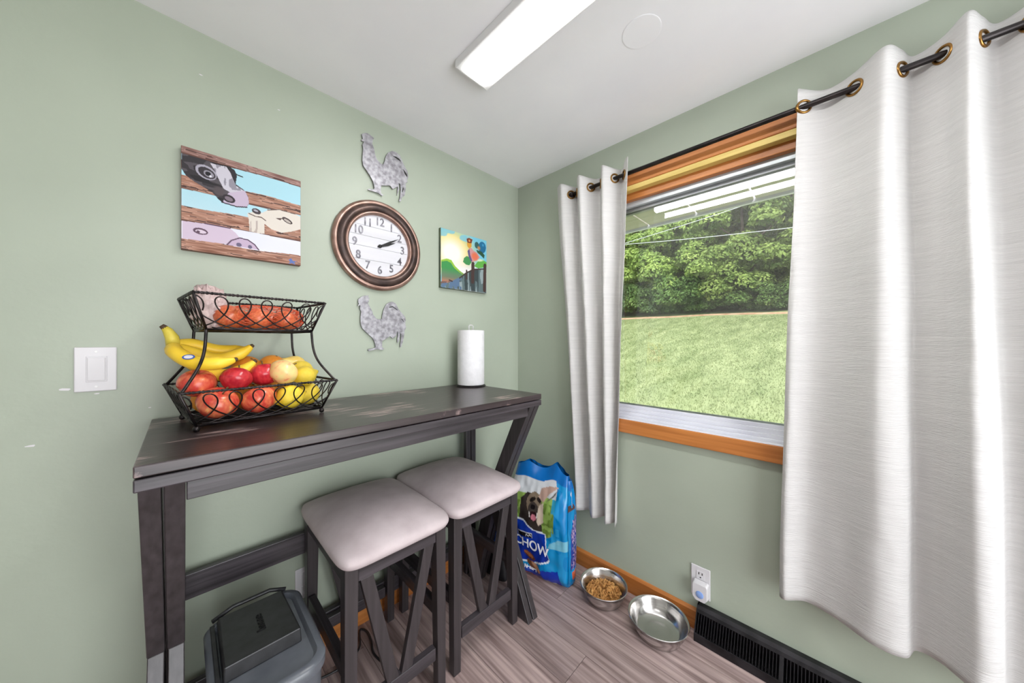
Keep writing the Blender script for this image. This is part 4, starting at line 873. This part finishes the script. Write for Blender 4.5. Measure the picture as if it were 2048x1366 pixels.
# crest
cr_ = [(.0, .50), (.30, .50), (.47, .555), (.66, .565), (.69, .70), (.73, .765), (.70, .79), (.44, .845), (.0, .87)]
Fc.poly([(x+.014, y-.012 if y < .6 else y+.012) for x, y in cr_], (232, 240, 250)); Fc.poly(cr_, (16, 58, 172)); Fc.put(inpoly(U, V, cr_) & (V > .7), (12, 40, 142), .6)
Fc.poly([(.22, .585), (.46, .585), (.46, .635), (.22, .635)], (230, 234, 240)); Fc.poly([(.225, .59), (.455, .59), (.455, .63), (.225, .63)], (18, 18, 24)); 
for i in range(4): Fc.line((.36+.022*i, .618-.012*(i % 2)), (.375+.022*i, .602+.012*(i % 2)), .004, (235, 235, 240))
# kibble pieces, lower panel, bone
Fc.ell((.42, .79), .10, .026, (104, 58, 40), .2); Fc.ell((.41, .785), .08, .015, (170, 104, 66), .2)
Fc.poly([(.20, .92), (.55, .885), (.86, .85), (.91, .98), (.93, 1.02), (.2, 1.02)], (18, 52, 170)); Fc.put(inpoly(U, V, [(.20, .92), (.86, .85), (.93, 1.02), (.2, 1.02)]) & (vn(U, V, 5, 12, 4) > .66), (52, 96, 205), .6)
Fc.ell((.46, .868), .09, .030, (120, 76, 52), .3); Fc.ell((.53, .872), .085, .026, (190, 132, 96), .35); Fc.ell((.525, .866), .07, .014, (214, 164, 128), .35)
Fc.poly([(.2, .955), (.42, .965), (.62, .985), (.62, 1.0), (.2, .985)], (214, 92, 54))
for c in ((.64, .978), (.645, .995), (.80, .985), (.805, 1.0)): Fc.ell(c, .028, .012, (238, 236, 240))
Fc.line((.64, .986), (.80, .993), .013, (238, 236, 240))
Bc = Canvas(NU, NT); base_bag(Bc)
for cv, side, nm in ((Fc, -1, 'printed_front'), (Bc, 1, 'bag_back')):
    me = cv.mesh(nm, (lambda sd: (lambda u, v: bagp(u*2-1, 1-v, sd)))(side), M['bagprint'])
    if side == 1: me.flip_normals()
    me.polygons.foreach_set('use_smooth', [True]*len(me.polygons)); link(nm, me, bag)
# near side gusset: print strip wrapped round the edge
Gc = Canvas(40, 90); base_bag(Gc); gu, gv = Gc.U, Gc.V
Gc.put((gv > .40) & (gv < .86) & (gu > .25+.1*np.sin(gv*6)) & (gu < .9), (44, 62, 150)); Gc.put((gv > .40) & (gv < .86) & (gu > .3) & (gu < .85) & (vn(gu, gv, 20, 60, 2) > .6), (186, 160, 196)); Gc.ell((.35, .16), .16, .022, (232, 230, 236)); Gc.line((.35, .10), (.35, .22), .05, (232, 230, 236)); Gc.put((gv > .25) & (gv < .31) & (vn(gu, gv, 6, 20, 3) > .4), (92, 66, 58)); Gc.put((gv > .88) & (gv < .95) & (gu > .3) & (gu < .75), (222, 110, 76))
def gus(u, v):
    t = .02+.93*(1-v); a = bagp(.97, t, -1); c = bagp(.97, t, 1); p = a.lerp(c, u); p.y -= .004+.010*math.sin(PI*u)*(1+noise.noise((u*3, t*8, 2))); return p
me = Gc.mesh('side_gusset', gus, M['bagprint']); me.polygons.foreach_set('use_smooth', [True]*len(me.polygons)); link('side_gusset', me, bag)
M['print_white'] = new_mat('print_white', S(236, 238, 244), .3)[0]
def bag_text(txt, size, s0, t0, slope, sx):
    me = text_mesh(txt, size, 0, .0014)
    bm = bmesh.new(); bm.from_mesh(me); bmesh.ops.subdivide_edges(bm, edges=[e for e in bm.edges if e.calc_length() > .008], cuts=2, use_grid_fill=False); bm.to_mesh(me); bm.free()
    for v in me.vertices:
        s = s0+v.co.x*sx/BW; t = t0+v.co.y/BH+slope*v.co.x*sx/BW; v.co = bagp(s, t, -1, .0016)
    me.materials.clear(); me.materials.append(M['print_white']); o = link('lettering', me, bag); o['label'] = 'white printed lettering'
bag_text('CHOW', .066, -.10, .305, -.03, .95)
bag_text('Natural', .024, -.12, .098, -.02, 1.0)
# black bag behind the stools
t = thing('black_tote', (-.388, -.19, 0), 'black soft bag with a blue patch on the floor behind the right stool', 'bag')
M['nylon'] = noise_mat('black_nylon', S(22, 22, 25), S(36, 36, 40), .6, scale=(20, 20, 20), bump=.3)
def tote(u, v):
    a = 2*PI*u; n = 3.2; ex = lambda q: math.copysign(abs(q)**(2/n), q)
    k = min(1, v/.06)*1 if v < .06 else (1 if v < .9 else max(0, 1-(v-.9)/.1)); k = max(k, 0); z = max(0, min(1, (v-.06)/.84)); f = (1-.25*z)*(1+.08*noise.noise((math.cos(a)*2, math.sin(a)*2, z*5)))
    return (-.388+.042*ex(math.cos(a))*k*f, -.19+.10*ex(math.sin(a))*k*f, .46*z)
MB().grid(tote, 40, 30, True).build('body', M['nylon'], t, True)
M['royal'] = noise_mat('royal_blue_fabric', S(34, 84, 170), S(52, 108, 196), .5, scale=(20, 20, 20))
MB().grid(lambda u, v: (-.4415-.006*math.sin(PI*u)*math.sin(PI*v)+.02*v, -.290+.12*u, .20+.15*v*(1-.3*u)), 8, 8).build('blue_patch', M['royal'], t, True)
MB().tube([(-.388, -.24, .44), (-.388, -.225, .52), (-.388, -.16, .52), (-.388, -.145, .44)], .008, 8).build('handle', M['nylon'], t, True)

# ------------------------------------------------------------------ curtain rod, curtains
RX, RZ = -.07, 2.092
rod = thing('curtain_rod', (RX, -1.3, RZ), 'thin dark metal curtain rod above the window', 'curtain rod')
MB().tube([(RX, -.462, RZ), (RX, -2.42, RZ)], .0095, 14).build('pole', M['rod'], rod, True)
MB().lathe([(.0125, 0), (.0135, .004), (.0135, .018), (.011, .023), (.003, .025)], (0, 0, 0), 18, 'Y').build('end_cap', M['rod'], rod, True, org=(-(0), .468+.0, 0)).location = (0, 1.3-.0+0, 0)
for y in (-.605, -2.36): MB().tube([(-.0005, y, RZ-.012), (-.055, y, RZ-.012), (RX, y, RZ-.012)], .0055, 10).build('bracket', M['brass'], rod, True)
for y in (-.605, -2.36): MB().lathe([(.017, .0005), (.016, .005), (.008, .007)], (0, y, RZ-.012), 18, 'X').build('bracket_plate', M['brass'], rod, True)
def crv(keys, u):
    n = len(keys); f = u*(n-1); i = min(int(f), n-2); q = f-i
    p0, p1, p2, p3 = [np.array(keys[max(0, min(n-1, i+d))], float) for d in (-1, 0, 1, 2)]
    return .5*((2*p1)+(p2-p0)*q+(2*p0-5*p1+4*p2-p3)*q*q+(3*p1-p0-3*p2+p3)*q**3)
def curtain(name, label, K, zt, zb, grom, seed, group):
    # K: keys (y_top, x_top, y_bottom, x_bottom)
    t = thing(name, (RX, (K[0][0]+K[-1][0])/2, zb), label, 'curtain', group)
    nu = (len(K)-1)*14+1
    def fn(u, v):
        k = crv(K, u); e = v**.85; h = v
        b_ = e*e*(3-2*e)*.6+e*.4
        y = k[0]*(1-b_)+k[2]*b_; x = k[1]*(1-b_)+k[3]*b_
        x += .006*noise.noise((u*9+seed, v*4, seed))*min(1, v*6)+.0022*noise.noise((u*30+seed, v*26, seed))*min(1, v*5); y += .005*noise.noise((u*7, v*3.5, seed+4))*min(1, v*5)
        z = zt+(zb-zt)*h+.010*noise.noise((u*5, 3, seed))*(1 if v > .98 else 0)
        if v < .06: z += .010*math.sin(u*(len(K)-1)*PI*.5+1.0)*(1-v/.06)
        return (min(x, -.024 if v < .5 else -.012), y, z)
    b = MB().grid(fn, nu, 90); o = b.build('cloth', M['linen'], t, True)
    sdm = o.modifiers.new('thick', 'SOLIDIFY'); sdm.thickness = .0016; sdm.offset = 0
    # stitched hem
    hb = MB().grid(lambda u, v: tuple(Vector(fn(u, .962+.004*v))+Vector((-.0022, 0, 0))), nu, 2); hb.build('hem_stitch', M['linen'], t, True)
    vv = (zt-RZ)/(zt-zb)
    for gi in grom:
        u = gi/(len(K)-1); p = Vector(fn(u, vv)); a = Vector(fn(max(0, u-.012), vv)); c = Vector(fn(min(1, u+.012), vv)); tg = (c-a); tg.z = 0; tg.normalize(); nr = tg.cross(Vector((0, 0, 1))).normalized()
        p = Vector((RX, p.y, RZ)); pts = [p+tg*.0205*math.cos(q*2*PI/28)+Vector((0, 0, .0205*math.sin(q*2*PI/28))) for q in range(28)]
        b = MB(); b.tube([q+nr*.002 for q in pts], .0042, 8, True); b.tube([q-nr*.002 for q in pts], .0042, 8, True); b.build('grommet', M['brass'], t, True)
    return t
F, Bk = -.118, -.034
KL = [(-.385, -.075, -.500, -.050), (-.435, F+.012, -.520, -.085), (-.475, RX, -.545, -.060), (-.492, Bk, -.565, -.030), (-.515, RX, -.590, -.055), (-.560, F, -.625, -.092), (-.600, RX, -.650, -.060), (-.632, Bk, -.662, -.030), (-.662, RX, -.676, -.055), (-.698, F, -.700, -.098), (-.738, RX, -.722, -.070), (-.762, Bk, -.728, -.034), (-.790, RX, -.738, -.055), (-.822, F+.015, -.752, -.090)]
curtain('curtain', 'narrow white linen grommet curtain left of the window', KL, 2.15, .345, (2, 4, 6, 8, 10, 12), 1., 'white linen curtains')
KR = [(-1.432, -.080, -1.380, -.062), (-1.448, RX, -1.400, -.080), (-1.505, Bk-.004, -1.455, -.040), (-1.572, RX, -1.530, -.062), (-1.630, F, -1.610, -.105), (-1.668, RX, -1.672, -.095), (-1.695, Bk, -1.700, -.040), (-1.745, RX, -1.745, -.060), (-1.778, F, -1.790, -.118), (-1.810, RX, -1.832, -.100), (-1.840, Bk, -1.862, -.040), (-1.885, RX, -1.92, -.060), (-1.94, F, -1.98, -.10), (-2.0, RX, -2.03, -.07), (-2.05, Bk, -2.07, -.04), (-2.10, RX, -2.12, -.06), (-2.16, F, -2.17, -.1), (-2.22, RX, -2.22, -.07)]
curtain('curtain', 'wide white linen grommet curtain right of the window', KR, 2.148, .335, (1, 3, 5, 7, 9, 11, 13), 5., 'white linen curtains')
clean_org()
